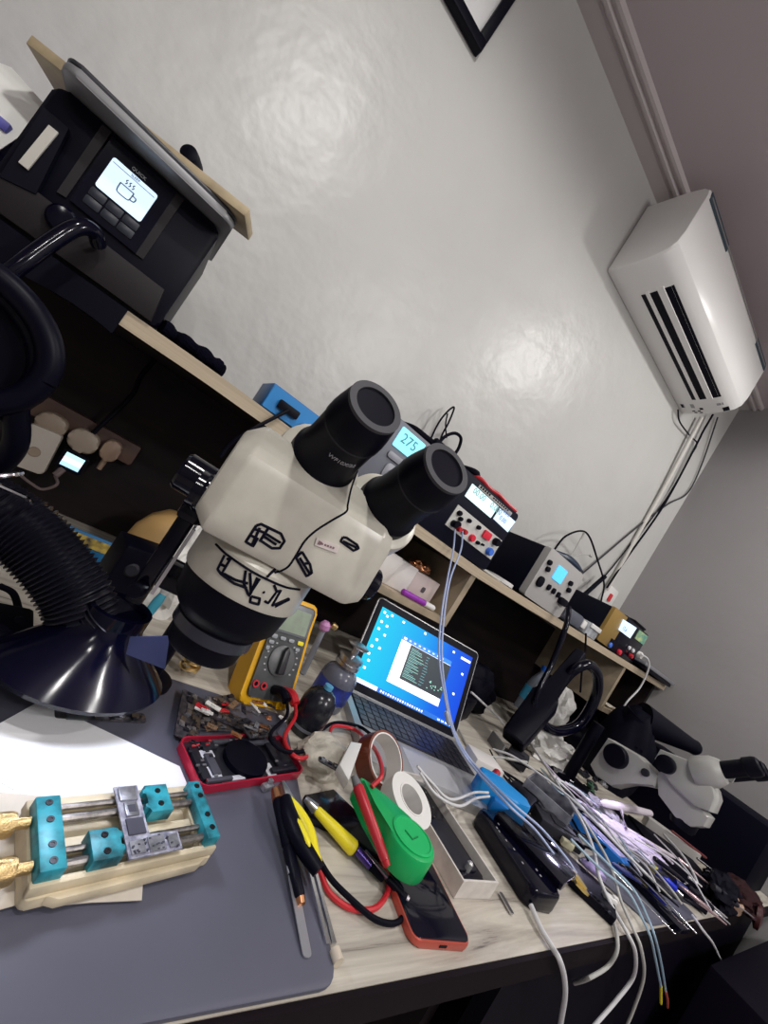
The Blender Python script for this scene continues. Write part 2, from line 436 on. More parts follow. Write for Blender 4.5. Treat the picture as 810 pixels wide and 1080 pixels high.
MB().b2(-.925, .605, .62, .64, -1.05, D-.0295).build('modesty_panel', darkw, t)

# ---------------------------------------------------------------- hutch
ZT = [(-.95, .066), (-.06, .066), (.04, .067), (.18, .064), (.54, .052), (.75, .049), (.99, .055), (1.47, .070), (2.03, .088)]
def zt(x):
    for (a, b) in zip(ZT, ZT[1:]):
        if a[0] <= x <= b[0]: return a[1]+(b[1]-a[1])*(x-a[0])/(b[0]-a[0])
    return ZT[0][1] if x < 0 else ZT[-1][1]
def zmax(a, b): return max(zt(a+(b-a)*k/10) for k in range(11))+.0006
t = thing('hutch_shelf', 'dark wooden hutch shelf standing along the wall behind the desk', 'shelf', (.55, .9, D))
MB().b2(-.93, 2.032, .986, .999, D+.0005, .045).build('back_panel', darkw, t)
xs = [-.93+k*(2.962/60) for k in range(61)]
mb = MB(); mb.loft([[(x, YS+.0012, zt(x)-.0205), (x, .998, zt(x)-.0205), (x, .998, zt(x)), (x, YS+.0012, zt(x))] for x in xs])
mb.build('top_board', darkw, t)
mb = MB(); mb.loft([[(x, YS-.0006, zt(x)-.0212), (x, YS+.0010, zt(x)-.0212), (x, YS+.0010, zt(x)+.0006), (x, YS-.0006, zt(x)+.0006)] for x in xs])
mb.build('top_board_edge', plyw, t)
def divider(x, zb):
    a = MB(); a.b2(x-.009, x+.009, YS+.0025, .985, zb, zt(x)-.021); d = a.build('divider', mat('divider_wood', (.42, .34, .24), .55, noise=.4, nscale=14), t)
    return d
divider(.752, -.112); divider(1.655, -.122); divider(.30, -.112)
MB().b2(.31, .742, YS+.004, .985, -.112, -.096).build('lower_board', mat('lower_board_wood', (.45, .36, .25), .55, noise=.35, nscale=18), t)
MB().b2(1.665, 2.03, YS+.004, .985, -.122, -.106).build('lower_board', MATS['lower_board_wood'], t)
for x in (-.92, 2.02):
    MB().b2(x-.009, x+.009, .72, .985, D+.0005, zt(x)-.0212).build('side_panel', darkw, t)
def PX(x, y, z): return Vector((x, y, z))
def fpts(pts, y): return [at(px, py, y=y) for px, py in pts]
def facequad(mb, pts, y, th=.0008):
    """thin plate in the plane y= through four photo corners"""
    P = fpts(pts, y); mb.loft([[(p.x, y, p.z) for p in P], [(p.x, y-th, p.z) for p in P]])
lcd_w = mat('lcd_white', (.5, .6, .7), .3, emit=(.62, .80, 1), es=.85)
lcd_c = mat('lcd_cyan', (.2, .6, .7), .3, emit=(.30, .82, .95), es=.8)
lcd_b = mat('lcd_blue', (.1, .4, .8), .3, emit=(.08, .55, 1), es=.9)
lcd_p = mat('lcd_pale', (.5, .7, .7), .3, emit=(.70, .92, .95), es=.85)
ink = mat('lcd_ink', (.08, .14, .25), .5)
inkc = mat('lcd_ink_cyan', (.08, .35, .42), .5)
greyink = mat('print_grey', (.45, .45, .47), .5)
whiteink = mat('print_white', (.75, .75, .78), .5)
def FA(x, y, z): return axes((x, y, z), (1, 0, 0), (0, 0, 1), (0, -1, 0))     # frame of a front face looking to -y

# ---- hot air rework station, far left
x0, x1 = -.240, -.036; zb = zmax(x0, x1); zt_ = .234; yf = .692
t = thing('rework_station', 'black hot air rework station with lit white cup-symbol display on the shelf', 'rework station', (-.147, .8, zb))
MB(FA((x0+x1)/2, yf, (zb+zt_)/2)).rrect(x1-x0, zt_-zb, .012, -.22, 0, bev=.004).build('housing', black, t)
MB(FA(-.147, yf, .10)).prism([(-.090, -.028), (.102, -.028), (.095, .018), (-.084, .018)], 0, .010, bev=.002).build('front_lip', mat('station_lip', (.018, .015, .017), .5, spec=.2), t)
strip = mat('station_strip', (.022, .020, .022), .5, spec=.2)
for pts in (((108, 132), (118, 140), (70, 209), (60, 203)), ((186, 204), (194, 211), (151, 274), (143, 268))):
    mb = MB(); facequad(mb, pts, yf-.001, .002); mb.build('bezel_strip', strip, t)
mb = MB(); facequad(mb, [(118, 145), (186, 204), (143, 268), (74, 212)], yf-.0012, .003); mb.build('control_panel', gloss, t)
cx = -.1395; cz = .189
mb = MB(FA(cx, yf-.0042, cz)); mb.rrect(.054, .042, .003, 0, .0012); d = mb.build('display', lcd_w, t)
# cup with steam on the display
A = FA(cx, yf-.0056, cz)
mb = MB(A); r_ = .0007
mb.tube([(-.009, .002, 0), (-.0085, -.007, 0), (-.006, -.0095, 0), (.004, -.0095, 0), (.0065, -.007, 0), (.007, .002, 0)], r_, 6)
mb.tube([(-.009, .002, 0), (.007, .002, 0)], r_, 6, smooth=False)
mb.tube([(.007, -.001, 0), (.0115, -.002, 0), (.0110, -.0065, 0), (.006, -.0075, 0)], r_, 6)
for k in (-.005, -.001, .003): mb.tube([(k, .0045, 0), (k+.0014, .0065, 0), (k-.0004, .0085, 0), (k+.001, .0105, 0)], r_*.8, 6)
mb.box((0, .0155, 0), (.050, .0006, .0004))
mb.build('cup_symbol', ink, d)
text('SLEEP', .0042, A @ Matrix.Translation((0, .0170, 0)), ink, 'display_text', d, align='CENTER')
text('QUICK', .0055, FA(cx, yf-.0045, cz+.0245), greyink, 'maker_lettering', t, align='CENTER')
btn = mat('button_dark', (.018, .022, .035), .35)
for i in range(3):
    for j in range(2):
        b = MB(FA(cx-.019+i*.0195, yf-.0042, cz-.029-j*.0118)).rrect(.0175, .0102, .001, 0, .0016, bev=.0004).build('button', btn, t)
# hose outlet boss and shiny black holder tube
mb = MB(); mb.lathe((-.170, yf-.008, .108), (0, -1, 0), [(.016, 0), (.016, .008), (.013, .012), (.006, .013)], 24)
mb.build('hose_outlet', gloss, t)
mb = MB(); mb.tube([at(104, 258, y=.67), at(98, 243, y=.655), at(80, 240, y=.64), at(50, 258, y=.63), at(15, 284, y=.62), at(-30, 315, y=.62), at(-55, 345, y=.61)], .0088, 14)
tag(mb.build('air_hose', gloss), 'glossy black hose leaving the rework station at the left', 'hose')
# white grip label block at the left of the station
mb = MB(); facequad(mb, [(52, 133), (62, 141), (30, 180), (20, 172)], .679, .003)
g = thing('moulded_grip', 'black moulded grip with a long white label left of the rework station', 'grip', (-.24, .686, zb))
mb2 = MB(); P = fpts([(48, 118), (74, 140), (40, 208), (2, 190)], .690); mb2.loft([[(p.x, .690, p.z) for p in P], [(p.x, .680, p.z) for p in P]]); mb2.build('grip_body', black, g)
mb.build('label', mat('label_cream', (.55, .53, .48), .5), g)

# closed laptop and ply board lying on the station
zl = .2352
P0, P1 = at(62, 64, z=zl), at(246, 240, z=zl)
M = along(P0, P1); L = (P1-P0).length
t = thing('closed_laptop', 'closed silver laptop lying flat on top of the rework station', 'laptop', M)
MB(M).rrect(L, .21, .016, .0, .010, (L/2, .105), bev=.003).build('base', mat('laptop_underside', (.26, .26, .27), .45, .4), t)
MB(M).rrect(L, .21, .016, .0106, .0150, (L/2, .105), bev=.002).build('lid', mat('lid_dark', (.04, .04, .05), .3), t)
zp = zl+.0156
Q0, Q1 = at(27, 45, z=zp), at(241, 207, z=zp)
Q1 = Vector((P1.x+.004, Q0.y+(Q1.y-Q0.y)*.9, zp)); M2 = along(Q0, Q1); L2 = (Q1-Q0).length
t = thing('ply_board', 'pale wooden board lying on the closed laptop', 'board', M2)
MB(M2).b2(0, L2, .0, .06, 0, .012, .001).build('board', mat('ply_face', (.50, .40, .25), .5, noise=.35, nscale=25), t)
zc = zp+.0125
c = at(192, 172, z=zc)
t = thing('webcam', 'small black webcam resting on the pale wooden board', 'webcam', (c.x, c.y+.02, zc))
MB(frame((c.x, c.y+.02, zc), R(-20))).box((0, 0, .006), (.045, .03, .012), .004).build('foot', black, t)
MB(frame((c.x, c.y+.02, zc), R(-20))).lathe((.004, -.016, .018), (0, 1, 0), [(.006, 0), (.011, .002), (.012, .01), (.012, .028), (.008, .032)], 20).build('body', black, t)
# folder, papers and binder far left
navy = mat('folder_blue', (.05, .05, .28), .5)
zb2 = zmax(-.5, -.28)
t = thing('file_box', 'dark blue file box at the far left end of the shelf', 'file box', (-.36, .86, zb2))
MB().b2(-.45, -.268, .745, .98, zb2, .160, .002).build('box_body', navy, t)
MB().b2(-.46, -.266, .738, .985, .1605, .172, .002).build('lid', mat('folder_blue_light', (.10, .10, .42), .5), t)
o = MB()
for k in range(6): o.b2(-.44, -.290, .7425-.0006*k, .7447, .075+.013*k, .081+.013*k)
o.build('white_stripe', paper, t)
mb = MB(); P = fpts([(-60, 30), (2, 48), (50, 104), (0, 166), (-60, 130)], .742); mb.loft([[(p.x, .742+(p.z-.16)*.5, p.z) for p in P], [(p.x, .7435+(p.z-.16)*.5, p.z) for p in P]])
tag(mb.build('notepad', mat('notepad_paper', (.82, .82, .78), .6)), 'white printed sheets propped on the dark blue file box', 'papers')
for (bx, bl) in ():
    pass
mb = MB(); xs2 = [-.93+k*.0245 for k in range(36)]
mb.loft([[(x, YS-.0010, zt(x)+.0010), (x, YS-.0045, zt(x)+.0010), (x, YS-.0055-.0015*math.sin(k*1.7), zt(x)-.036-.004*math.sin(k*.9)), (x, YS-.0030, zt(x)-.036-.004*math.sin(k*.9))] for k, x in enumerate(xs2)])  # black strip stands in for the cast shadow on this stretch of edge
tag(mb.build('edge_shadow_strip', rubber), 'dark strip for the cast shadow on the shelf edge below the rework station', 'cloth')
# black cloth strip lying at the shelf edge
mb = MB(); Z0 = zmax(.0, .12)
from mathutils import noise as NZ
pts = [at(px, py, y=.715) for px, py in ((178, 333), (195, 345), (212, 360), (228, 374), (236, 384))]
mb.tube([(p.x, .715+.01*math.sin(i*2), Z0+.012) for i, p in enumerate(pts)], lambda t: .0105+.002*math.sin(t*23), 10)
mb.tube([(p.x+.004, .735-.008*math.sin(i*2), Z0+.011) for i, p in enumerate(pts)], lambda t: .010+.002*math.sin(t*31+1), 10)
tag(mb.build('rolled_cloth', mat('black_cloth', (.003, .003, .009), .9, bump=.4, bscale=300, spec=.05)), 'rolled black cloth lying on the shelf edge right of the rework station', 'cloth')

# blue module
xb0, xb1 = .132, .226; zb = zmax(xb0, xb1)
t = thing('blue_module', 'small blue electronic box with black knob socket on the shelf', 'electronic box', (.18, .74, zb))
MB(frame((.179, .735, zb))).box((0, 0, .022), (.094, .085, .044), .002).build('case', mat('blue_case', (.01, .14, .40), .4), t)
MB(FA(.179, .6915, zb+.022)).rrect(.090, .040, .002, 0, .001).build('front_panel', mat('blue_panel', (.02, .24, .62), .4), t)
MB(FA(.172, .690, zb+.021)).rrect(.038, .014, .002, 0, .006, bev=.001).build('terminal_block', black, t)
MB().cyl((.207, .690, zb+.013), (.207, .680, zb+.013), .006, .005).build('knob', chrome, t)
mb = MB(); mb.tube([(.172, .684, zb+.02), at(262, 455, y=.674), at(243, 468, y=.677), at(232, 482, y=.678)], .003, 8)
mb.build('plug_lead', black, t)

# small grey soldering station with cyan display (behind the left eyepiece)
xb0, xb1 = .335, .470; zb = zmax(xb0, xb1)
t = thing('soldering_station', 'grey soldering station with cyan number display behind the left eyepiece', 'soldering station', (.40, .78, zb))
gst = mat('station_grey', (.17, .18, .22), .5)
MB(FA(.4025, .695, zb+.071)).rrect(.135, .142, .010, -.17, 0, bev=.003).build('housing', gst, t)
MB(FA(.405, .6945, zb+.113)).rrect(.066, .042, .003, 0, .002).build('display', lcd_c, t)
text('275', .028, FA(.381, .6921, zb+.107), inkc, 'display_text', t)
MB(FA(.405, .6945, zb+.075)).rrect(.060, .013, .004, 0, .004, bev=.001).build('button_bar', mat('station_grey2', (.30, .31, .35), .4), t)
mb = MB(FA(.405, .6945, zb+.045)); mb.rrect(.040, .034, .010, 0, .003, bev=.001); mb.build('keypad', MATS['station_grey2'], t)
MB(FA(.405, .691, zb+.045)).lathe((0, 0, 0), (0, 0, 1), [(.009, 0), (.009, .002), (.004, .004)], 18).build('enter_key', chrome, t)
mb = MB(); zc2 = zb+.1425
mb.tube([(.39, .74, zc2+.006), (.41, .72, zc2+.010), (.44, .71, zc2+.009), (.455, .70, zc2+.006), (.47, .69, zc2-.008)], .006, 8)
mb.lathe((.452, .70, zc2+.012), (1, -.3, -.1), [(.006, 0), (.009, .004), (.009, .03), (.005, .034)], 14)
tag(mb.build('iron_lead', rubber), 'black lead with plug coiled on top of the grey soldering station', 'cable')

# bench power supply with two white displays
X0, X1 = .505, .777; zb = zmax(X0, X1); zT = .213; yf = .694
t = thing('bench_power_supply', 'black bench power supply with two white displays and grey terminal panel', 'power supply', ((X0+X1)/2, .82, zb))
MB(FA((X0+X1)/2, yf, (zb+zT)/2)).rrect(X1-X0, zT-zb, .006, -.25, 0, bev=.002).build('housing', mat('psu_black', (.004, .0045, .014), .5, spec=.15), t)
mb = MB(); facequad(mb, [(483, 532), (529, 570), (517, 590), (469, 553)], yf-.0003, .002); mb.build('terminal_panel', mat('psu_panel', (.60, .60, .57), .45), t)
def disp(q, m): 
    a = MB(); facequad(a, q, yf-.0003, .0022); return a.build('display', m, t)
d1 = disp([(498, 510), (525, 534), (517, 546), (490, 523)], lcd_p); d2 = disp([(527, 536), (543, 550), (535, 561), (520, 547)], lcd_w)
p = at(493, 522, y=yf-.003); q = at(523, 547, y=yf-.003)
text('00.00', .020, FA(p.x+.008, yf-.0030, p.z+.012), mat('lcd_seg', (.30, .50, .50), .5), 'display_text', d1)
text('0.000', .020, FA(p.x+.075, yf-.0030, p.z+.012), MATS['lcd_seg'], 'display_text', d1)
text('00.0', .016, FA(q.x+.008, yf-.0030, q.z+.022), mat('lcd_seg2', (.30, .42, .66), .5), 'display_text', d2)
text('0.00', .016, FA(q.x+.008, yf-.0030, q.z+.004), MATS['lcd_seg2'], 'display_text', d2)
mb = MB(); facequad(mb, [(506, 511), (540, 541), (538, 544), (504, 514)], yf-.0003, .0016); mb.build('name_strip', mat('psu_strip', (.42, .40, .38), .45), t)
a = at(506, 513, y=yf); b = at(536, 539, y=yf); mb = MB()
for k in range(14):
    if k != 5: p = a.lerp(b, k/14+.03); mb.box((p.x, yf-.0021, p.z), (.0055, .0006, .005 if k < 5 else .0035))
mb.build('name_marks', black, t)
def knob(px, py, r, m, h=.008, nm='knob'):
    p = at(px, py, y=yf-.0024); MB().lathe((p.x, yf-.0024, p.z), (0, -1, 0), [(r, 0), (r, h*.7), (r*.8, h)], 18).build(nm, m, t)
redb = mat('red_button', (.75, .02, .05), .4); blueb = mat('blue_knob', (.05, .18, .75), .4)
for a in ((484, 541, .006, black), (485, 547, .005, black), (494, 549, .005, black), (504, 556, .005, black), (482, 553, .008, black), (503, 572, .0045, black), (508, 574, .003, black)): knob(*a)
knob(522, 571, .0095, black, .014); knob(515, 581, .0095, blueb, .012); knob(497, 567, .0085, redb, .009, 'terminal'); knob(482, 557, .006, red, .014, 'terminal'); knob(488, 560, .006, red, .014, 'terminal'); knob(478, 552, .008, black, .014, 'terminal')
p = at(512, 564, y=yf); MB(FA(p.x, yf-.0024, p.z)).rrect(.026, .018, .002, 0, .006, bev=.001).build('power_switch', redb, t)
# probe leads resting on the power supply
zz = zT+.0005
mb = MB(); mb.tube([(.60, .73, zz+.008), (.63, .715, zz+.010), (.665, .71, zz+.006), (.70, .712, zz+.010), (.735, .705, zz+.005), (.765, .70, zz+.004)], .0055, 8)
tag(mb.build('test_lead', red), 'red test lead lying across the top of the bench power supply', 'cable')
mb = MB(); mb.tube([(.585, .74, zz+.010), (.60, .72, zz+.014), (.62, .725, zz+.016), (.635, .74, zz+.010), (.615, .75, zz+.007)], .007, 8)
tag(mb.build('test_lead', rubber), 'black test lead bunched on the left of the red lead', 'cable')
# wire loops sticking up behind the eyepieces
mb = MB(); y_ = .96
mb.tube([at(452, 468, y=y_), at(462, 447, y=y_), at(472, 434, y=y_), at(479, 430, y=y_), at(473, 446, y=y_), at(465, 462, y=y_), at(458, 490, y=y_), (at(458, 490, y=y_).x-.02, y_, zt(.7)+.004)], .0028, 8)
mb.tube([at(472, 436, y=y_), at(470, 448, y=y_), at(471, 462, y=y_)], .0022, 6)
tag(mb.build('wire_loop', black), 'thin black wire loop rising above the right eyepiece', 'cable')
mb = MB(); y_ = .95
mb.tube([at(462, 468, y=y_), at(470, 460, y=y_), at(480, 457, y=y_), at(486, 462, y=y_), at(484, 472, y=y_), at(478, 482, y=y_), at(470, 500, y=y_), (at(470, 500, y=y_).x-.02, y_, zt(.8)+.006)], .0048, 8)
tag(mb.build('wire_loop', rubber), 'thick short black wire loop just behind the right eyepiece', 'cable')

# grey combined station
X0, X1 = .955, 1.150; zb = zmax(X0-.01, X1+.01); yf = .696; zT = zb+.148
t = thing('grey_rework_station', 'light grey rework station with small blue display and black side', 'rework station', ((X0+X1)/2, .8, zb))
gpl = mat('station_light_grey', (.42, .41, .40), .45)
MB(FA((X0+X1)/2, yf+.022, (zb+zT)/2)).rrect(X1-X0-.004, zT-zb-.004, .004, -.22, 0, bev=.002).build('metal_cover', mat('station_black', (.003, .0035, .012), .5, spec=.12), t)
MB(FA((X0+X1)/2, yf, (zb+zT)/2)).rrect(X1-X0, zT-zb, .006, -.022, 0, bev=.003).build('front_bezel', gpl, t)
p = at(590, 606, y=yf); MB(FA(p.x, yf-.0002, p.z)).rrect(.050, .042, .003, 0, .002).build('display', lcd_b, t)
def fb(px, py, w, h, m, nm='button', d=.006):
    p = at(px, py, y=yf); MB(FA(p.x, yf-.0002, p.z)).rrect(w, h, min(w, h)*.4, 0, d, bev=.001).build(nm, m, t)
for a in ((579, 593), (577, 600), (601, 615), (599, 622)): fb(a[0], a[1], .017, .014, black)
for a in ((578, 619), (583, 623), (588, 627)): fb(a[0], a[1], .013, .017, black)
fb(569, 613, .026, .030, black, 'power_switch')
fb(592, 634, .040, .020, black, 'hose_outlet', .010)
# tool tray leaning on its top (black flap)
P = [at(585, 586, y=.70), at(598, 590, y=.70), at(613, 606, y=.70), at(610, 609, y=.70), at(600, 602, y=.70)]
mb = MB(); mb.tube([(1.02, .73, zT+.007), (1.06, .715, zT+.010), (1.10, .705, zT+.008), (1.135, .70, zT+.006)], lambda u: .004+.008*math.sin(math.pi*min(1, u*1.05)), 10)
tag(mb.build('glove_roll', mat('dark_blue_cloth', (.015, .03, .06), .35)), 'dark blue rolled bag lying on the light grey rework station', 'bag')
# black cables looping above it
mb = MB(); y_ = .93
mb.tube([at(583, 582, y=.9), at(596, 566, y=.9), at(613, 560, y=.92), at(622, 567, y=.93), at(630, 590, y=.94), at(637, 615, y=.95), at(634, 634, y=.95)], .0036, 8)
tag(mb.build('arched_cable', rubber), 'black cable arching over the light grey rework station', 'cable')
mb = MB(); mb.tube([at(600, 588, y=.93), at(606, 580, y=.93), at(613, 567, y=.93)], .002, 6); mb.tube([at(613, 569, y=.93), at(616, 562, y=.93)], .004, 6)
mb.tube([at(601, 590, y=.93), at(612, 585, y=.93), at(622, 585, y=.93)], .0018, 6); mb.lathe(at(622, 585, y=.93), (1, 0, -.1), [(.003, 0), (.006, .006), (.003, .018)], 10)
tag(mb.build('audio_lead', grey_cable), 'thin grey lead with jack plug under the arching black cable', 'cable')
mb = MB(); mb.tube([at(638, 608, y=.955), at(630, 615, y=.95), at(620, 624, y=.94), at(610, 632, y=.93)], .009, 10)
tag(mb.build('taped_hose', rubber), 'short black taped hose end at the foot of the conduit pipe', 'hose')
# white tape ring leaning on the shelf edge
p = at(552, 617, y=.70)
zz = zmax(.82, .98)
mb = MB(); mb.ring((.895, .742, zz), (0, 0, 1), .026, .040, .010, 32)
tag(mb.build('tape_roll', white), 'flat white tape ring lying on the shelf left of the grey station', 'tape')
mb = MB(); mb.b2(.775, .85, .699, .74, zmax(.775, .85), zmax(.775, .85)+.006, .001)
tag(mb.build('paper_packet', mat('packet', (.62, .60, .55), .6)), 'flat pale paper packet on the shelf below the bench power supply', 'packet')

# bronze power supply at the right
X0, X1 = 1.395, 1.690; zb = zmax(X0, X1); yf = .696; zT = .200
xm = at(650, 672, y=yf).x
t = thing('bronze_power_supply', 'bronze and black power supply with pale blue display at the shelf end', 'power supply', ((X0+X1)/2, .82, zb))
MB(FA((X0+X1)/2, yf+.012, (zb+zT)/2)).rrect(X1-X0-.004, zT-zb-.004, .004, -.26, 0, bev=.002).build('housing', MATS['psu_black'], t)
bz = mat('bronze', (.42, .27, .08), .4, .4)
MB(FA((X0+xm)/2, yf, (zb+zT)/2)).rrect(xm-X0-.001, zT-zb, .003, -.012, 0, bev=.001).build('left_panel', bz, t)
MB(FA((xm+X1)/2, yf, (zb+zT)/2)).rrect(X1-xm-.001, zT-zb, .003, -.012, 0, bev=.001).build('right_panel', gloss, t)
d = disp([(657, 653), (671, 662), (664, 673), (652, 664)], lcd_w)
text('12.6', .020, FA(at(655, 663, y=yf).x, yf-.0030, at(659, 666, y=yf).z), MATS['lcd_seg2'], 'display_text', d)
mb = MB(); facequad(mb, [(674, 664), (683, 671), (678, 680), (669, 673)], yf-.0003, .002); mb.build('meter_window', mat('meter_window', (.10, .35, .30), .3, noise=.8, nscale=50, col2=(.6, .7, .3)), t)
mb = MB(); facequad(mb, [(645, 673), (660, 684), (656, 692), (641, 681)], yf-.0003, .002); mb.build('terminal_plate', black, t)
knob(643, 680, .009, blueb, .006); knob(652, 687, .009, redb, .01); knob(663, 683, .007, whiteink, .006); knob(667, 686, .007, whiteink, .006); knob(673, 690, .013, white, .014); knob(664, 691, .008, red, .012, 'terminal')
mb = MB(); zz = zT+.0005
mb.box((1.60, .73, zz+.004), (.16, .04, .008), .002); mb.box((1.63, .72, zz+.0115), (.10, .025, .007), .002)
tag(mb.build('black_bracket', black), 'flat black bracket lying on the bronze power supply', 'bracket')
# small adapter and clear box between the stations
zz = zmax(1.20, 1.37)
t = thing('power_adapter', 'grey power adapter with white plug on the shelf left of the bronze supply', 'adapter', (1.25, .74, zz))
MB(frame((1.24, .735, zz), R(-8))).box((0, 0, .022), (.095, .06, .044), .01).build('body', mat('adapter_grey', (.10, .11, .14), .4), t)
MB(frame((1.292, .71, zz), R(-8))).box((0, 0, .024), (.022, .026, .026), .004).build('plug', white, t)
t = thing('clear_case', 'clear plastic case of small parts left of the bronze supply', 'case', (1.345, .73, zz))
MB(frame((1.352, .735, zz))).box((0, 0, .022), (.075, .075, .043), .004).build('case', mat('clear_plastic', (.55, .58, .62), .2, noise=.4, nscale=40, spec=.6), t)
mb = MB(); mb.b2(1.318, 1.386, .692, .697, zz+.030, zz+.044, .001); mb.build('lid_edge', white, t)
mb = MB(); mb.tube([(1.14, .72, zmax(1.1, 1.2)+.006), (1.165, .705, zmax(1.1, 1.2)+.010), (1.19, .70, zmax(1.1, 1.2)+.008)], .009, 10)
tag(mb.build('grip_tool', darkgrey), 'dark grip tool lying at the foot of the light grey rework station', 'tool')
# notebooks at the far end
zz = zmax(1.74, 2.03)
for i, (dx, c, l) in enumerate(((0, black, 'black notebook at the right end of the shelf, bottom of two'), (.012, mat('grey_cover', (.22, .22, .24), .4), 'dark grey slim pad lying on the black notebook at the shelf end'))):
    mb = MB(frame((1.872+dx, .765, zz+.0135*i), R(-3*i))); mb.box((0, 0, .0065), (.28, .19, .012), .001)
    tag(mb.build('notebook', c), l, 'notebook')

# white carton boxes and marker in the left cubby
zz = -.0955
for i, (pa, pb, w_, h_) in enumerate((((378, 583), (402, 600), .11, .075), ((402, 600), (424, 612), .11, .075), ((424, 612), (440, 626), .11, .07))):
    a = at(*pa, z=zz); 
    xa = at(pa[0], pa[1], y=.735).x; xb = at(pb[0], pb[1], y=.735).x
boxw = mat('carton_white', (.74, .71, .68), .5)
edges = [.44, .507, .572, .632]
lab_ = ['plain white carton box in the low cubby, leftmost of three', 'plain white carton box in the low cubby, middle of three', 'plain white carton box in the low cubby, beside the printed one']
for i in range(3):
    mb = MB(); mb.b2(edges[i]+.0008, edges[i+1]-.0008, .725+.004*i, .83, zz, zz+.072-.003*i, .0015)
    tag(mb.build('carton_box', boxw), lab_[i], 'box', 'white cartons in the low cubby')
t = thing('printed_carton', 'pinkish white carton with small dark emblem beside the cubby divider', 'box', (.672, .78, zz))
MB().b2(.633, .715, .735, .82, zz, zz+.062, .0015).build('carton', mat('carton_pink', (.62, .52, .50), .5), t)
MB(FA(.676, .7348, zz+.030)).rrect(.012, .014, .004, 0, .0006).build('emblem', mat('emblem', (.08, .07, .08), .5), t)
mb = MB(); mb.blob((.665, .775, zz+.0735), (.028, .022, .013), 3, .3); tag(mb.build('foil_wrap', copper), 'crumpled copper coloured foil on the printed carton', 'foil')
a, b = Vector((.60, .708, zz+.0075)), Vector((.715, .706, zz+.0075))
t = thing('marker_pen', 'purple marker pen lying in front of the cartons', 'marker', (a.x, a.y, zz)); 
MB().lathe(a, b-a, [(.004, 0), (.0072, .003), (.0072, .075)], 16).build('barrel', mat('purple', (.30, .03, .42), .4), t)
MB().lathe(a+(b-a).normalized()*.0755, b-a, [(.0068, 0), (.0068, .03), (.005, .034)], 16).build('cap', white, t)
# things in the right cubby
zz = -.1055
mb = MB(); mb.sheet([(1.70, .72), (1.90, .73), (1.88, .83), (1.71, .82)], zz+.001, .0005, .006, 4); tag(mb.build('folded_paper', mat('cream_paper', (.70, .64, .52), .6)), 'cream folded paper on the low board of the right cubby', 'paper')

# ---- power strip on the back panel
zs = -.139; yb = .9855
a, b = at(42, 430, y=yb), at(135, 482, y=yb)
t = thing('power_strip', 'brown socket strip with plugs fixed to the dark back panel', 'power strip', (-.04, yb, zs-.02))
MB(FA(-.055, yb, zs)).rrect(.19, .042, .004, 0, .022, bev=.002).build('strip', mat('strip_brown', (.10, .055, .042), .45), t)
tan = mat('plug_tan', (.30, .235, .18), .45)
def plugs(px, py, w, h, m, label, dpt=.032):
    p = at(px, py, y=yb-.024); MM = FA(p.x, yb-.0228, p.z); q = thing('power_plug', label, 'plug', (p.x, yb-.0228, p.z))
    MB(MM).rrect(w, h, min(w, h)*.42, 0, dpt, bev=.006).build('plug_body', m, q)
    MB(MM).lathe((0, -h*.3, dpt*.5), (0, -1, 0), [(.0055, 0), (.0045, .03)], 10).build('cord_sleeve', m, q)
plugs(57, 447, .046, .040, tan, 'tan power plug above the white charger block')
plugs(90, 464, .048, .042, mat('plug_pale', (.37, .30, .24), .45), 'pale tan square power plug, middle of the strip')
plugs(118, 474, .030, .042, mat('plug_beige', (.32, .22, .16), .45), 'beige power plug at the right end of the strip')
p = at(40, 473, y=.93)
t = thing('charger_block', 'white charger block hanging under the left plug of the strip', 'charger', (p.x, .935, p.z-.04))
MB(axes((p.x, .940, p.z), (1, 0, .10), (-.10, 0, 1), (0, -1, 0))).rrect(.048, .078, .006, 0, .024, bev=.003).build('block', mat('charger_white', (.48, .44, .39), .4), t)
MB().lathe((p.x, .9155, p.z-.005), (0, -1, 0), [(.009, 0), (.008, .002)], 18).build('round_badge', tan, t)
MB(FA(p.x, .962, p.z+.03)).rrect(.03, .03, .004, 0, .022).build('plug_pins', white, t)
p = at(77, 487, y=.93)
t = thing('usb_meter', 'small USB meter with bright lit colour screen below the power strip', 'usb meter', (p.x, .93, p.z-.015))
MB(FA(p.x, .935, p.z)).rrect(.042, .036, .004, 0, .014, bev=.002).build('body', black, t)
scr = MB(FA(p.x, .9205, p.z+.001)); 
for k, mm in enumerate(range(3)):
    scr.mi = k; scr.box((0, .0085-.0085*k, 0), (.030, .0084, .0006))
scr.build('screen', [mat('scr_cy', (.5, .8, .9), .3, emit=(.55, .95, 1), es=1.0), mat('scr_pk', (.9, .7, .8), .3, emit=(1, .75, .85), es=1.0), mat('scr_bl', (.5, .7, 1), .3, emit=(.45, .75, 1), es=1.0)], t)
mb = MB(); mb.tube([(p.x-.006, .925, p.z-.018), (p.x-.010, .92, p.z-.034)], .006, 8); mb.tube([(p.x-.010, .92, p.z-.034), at(60, 511, y=.9), at(45, 516, y=.9), at(33, 510, y=.9), at(20, 500, y=.9)], .0025, 8)
mb.build('usb_plug', mat('usb_brown', (.16, .12, .12), .5), t)
mb = MB(); mb.tube([at(78, 478, y=.935), at(100, 455, y=.94), at(138, 418, y=.95), at(150, 395, y=.96), at(172, 370, y=.97), at(178, 358, y=.97)], .0042, 8)
tag(mb.build('flex_cable', black), 'black cable running from the usb meter up to the shelf', 'cable')
def ray(px, py): return FWD + RIGHT*((px-405)/F) - UP*((py-540)/F)
def atp(px, py, P0, n):
    r = ray(px, py); return r*(Vector(P0).dot(Vector(n))/r.dot(Vector(n)))
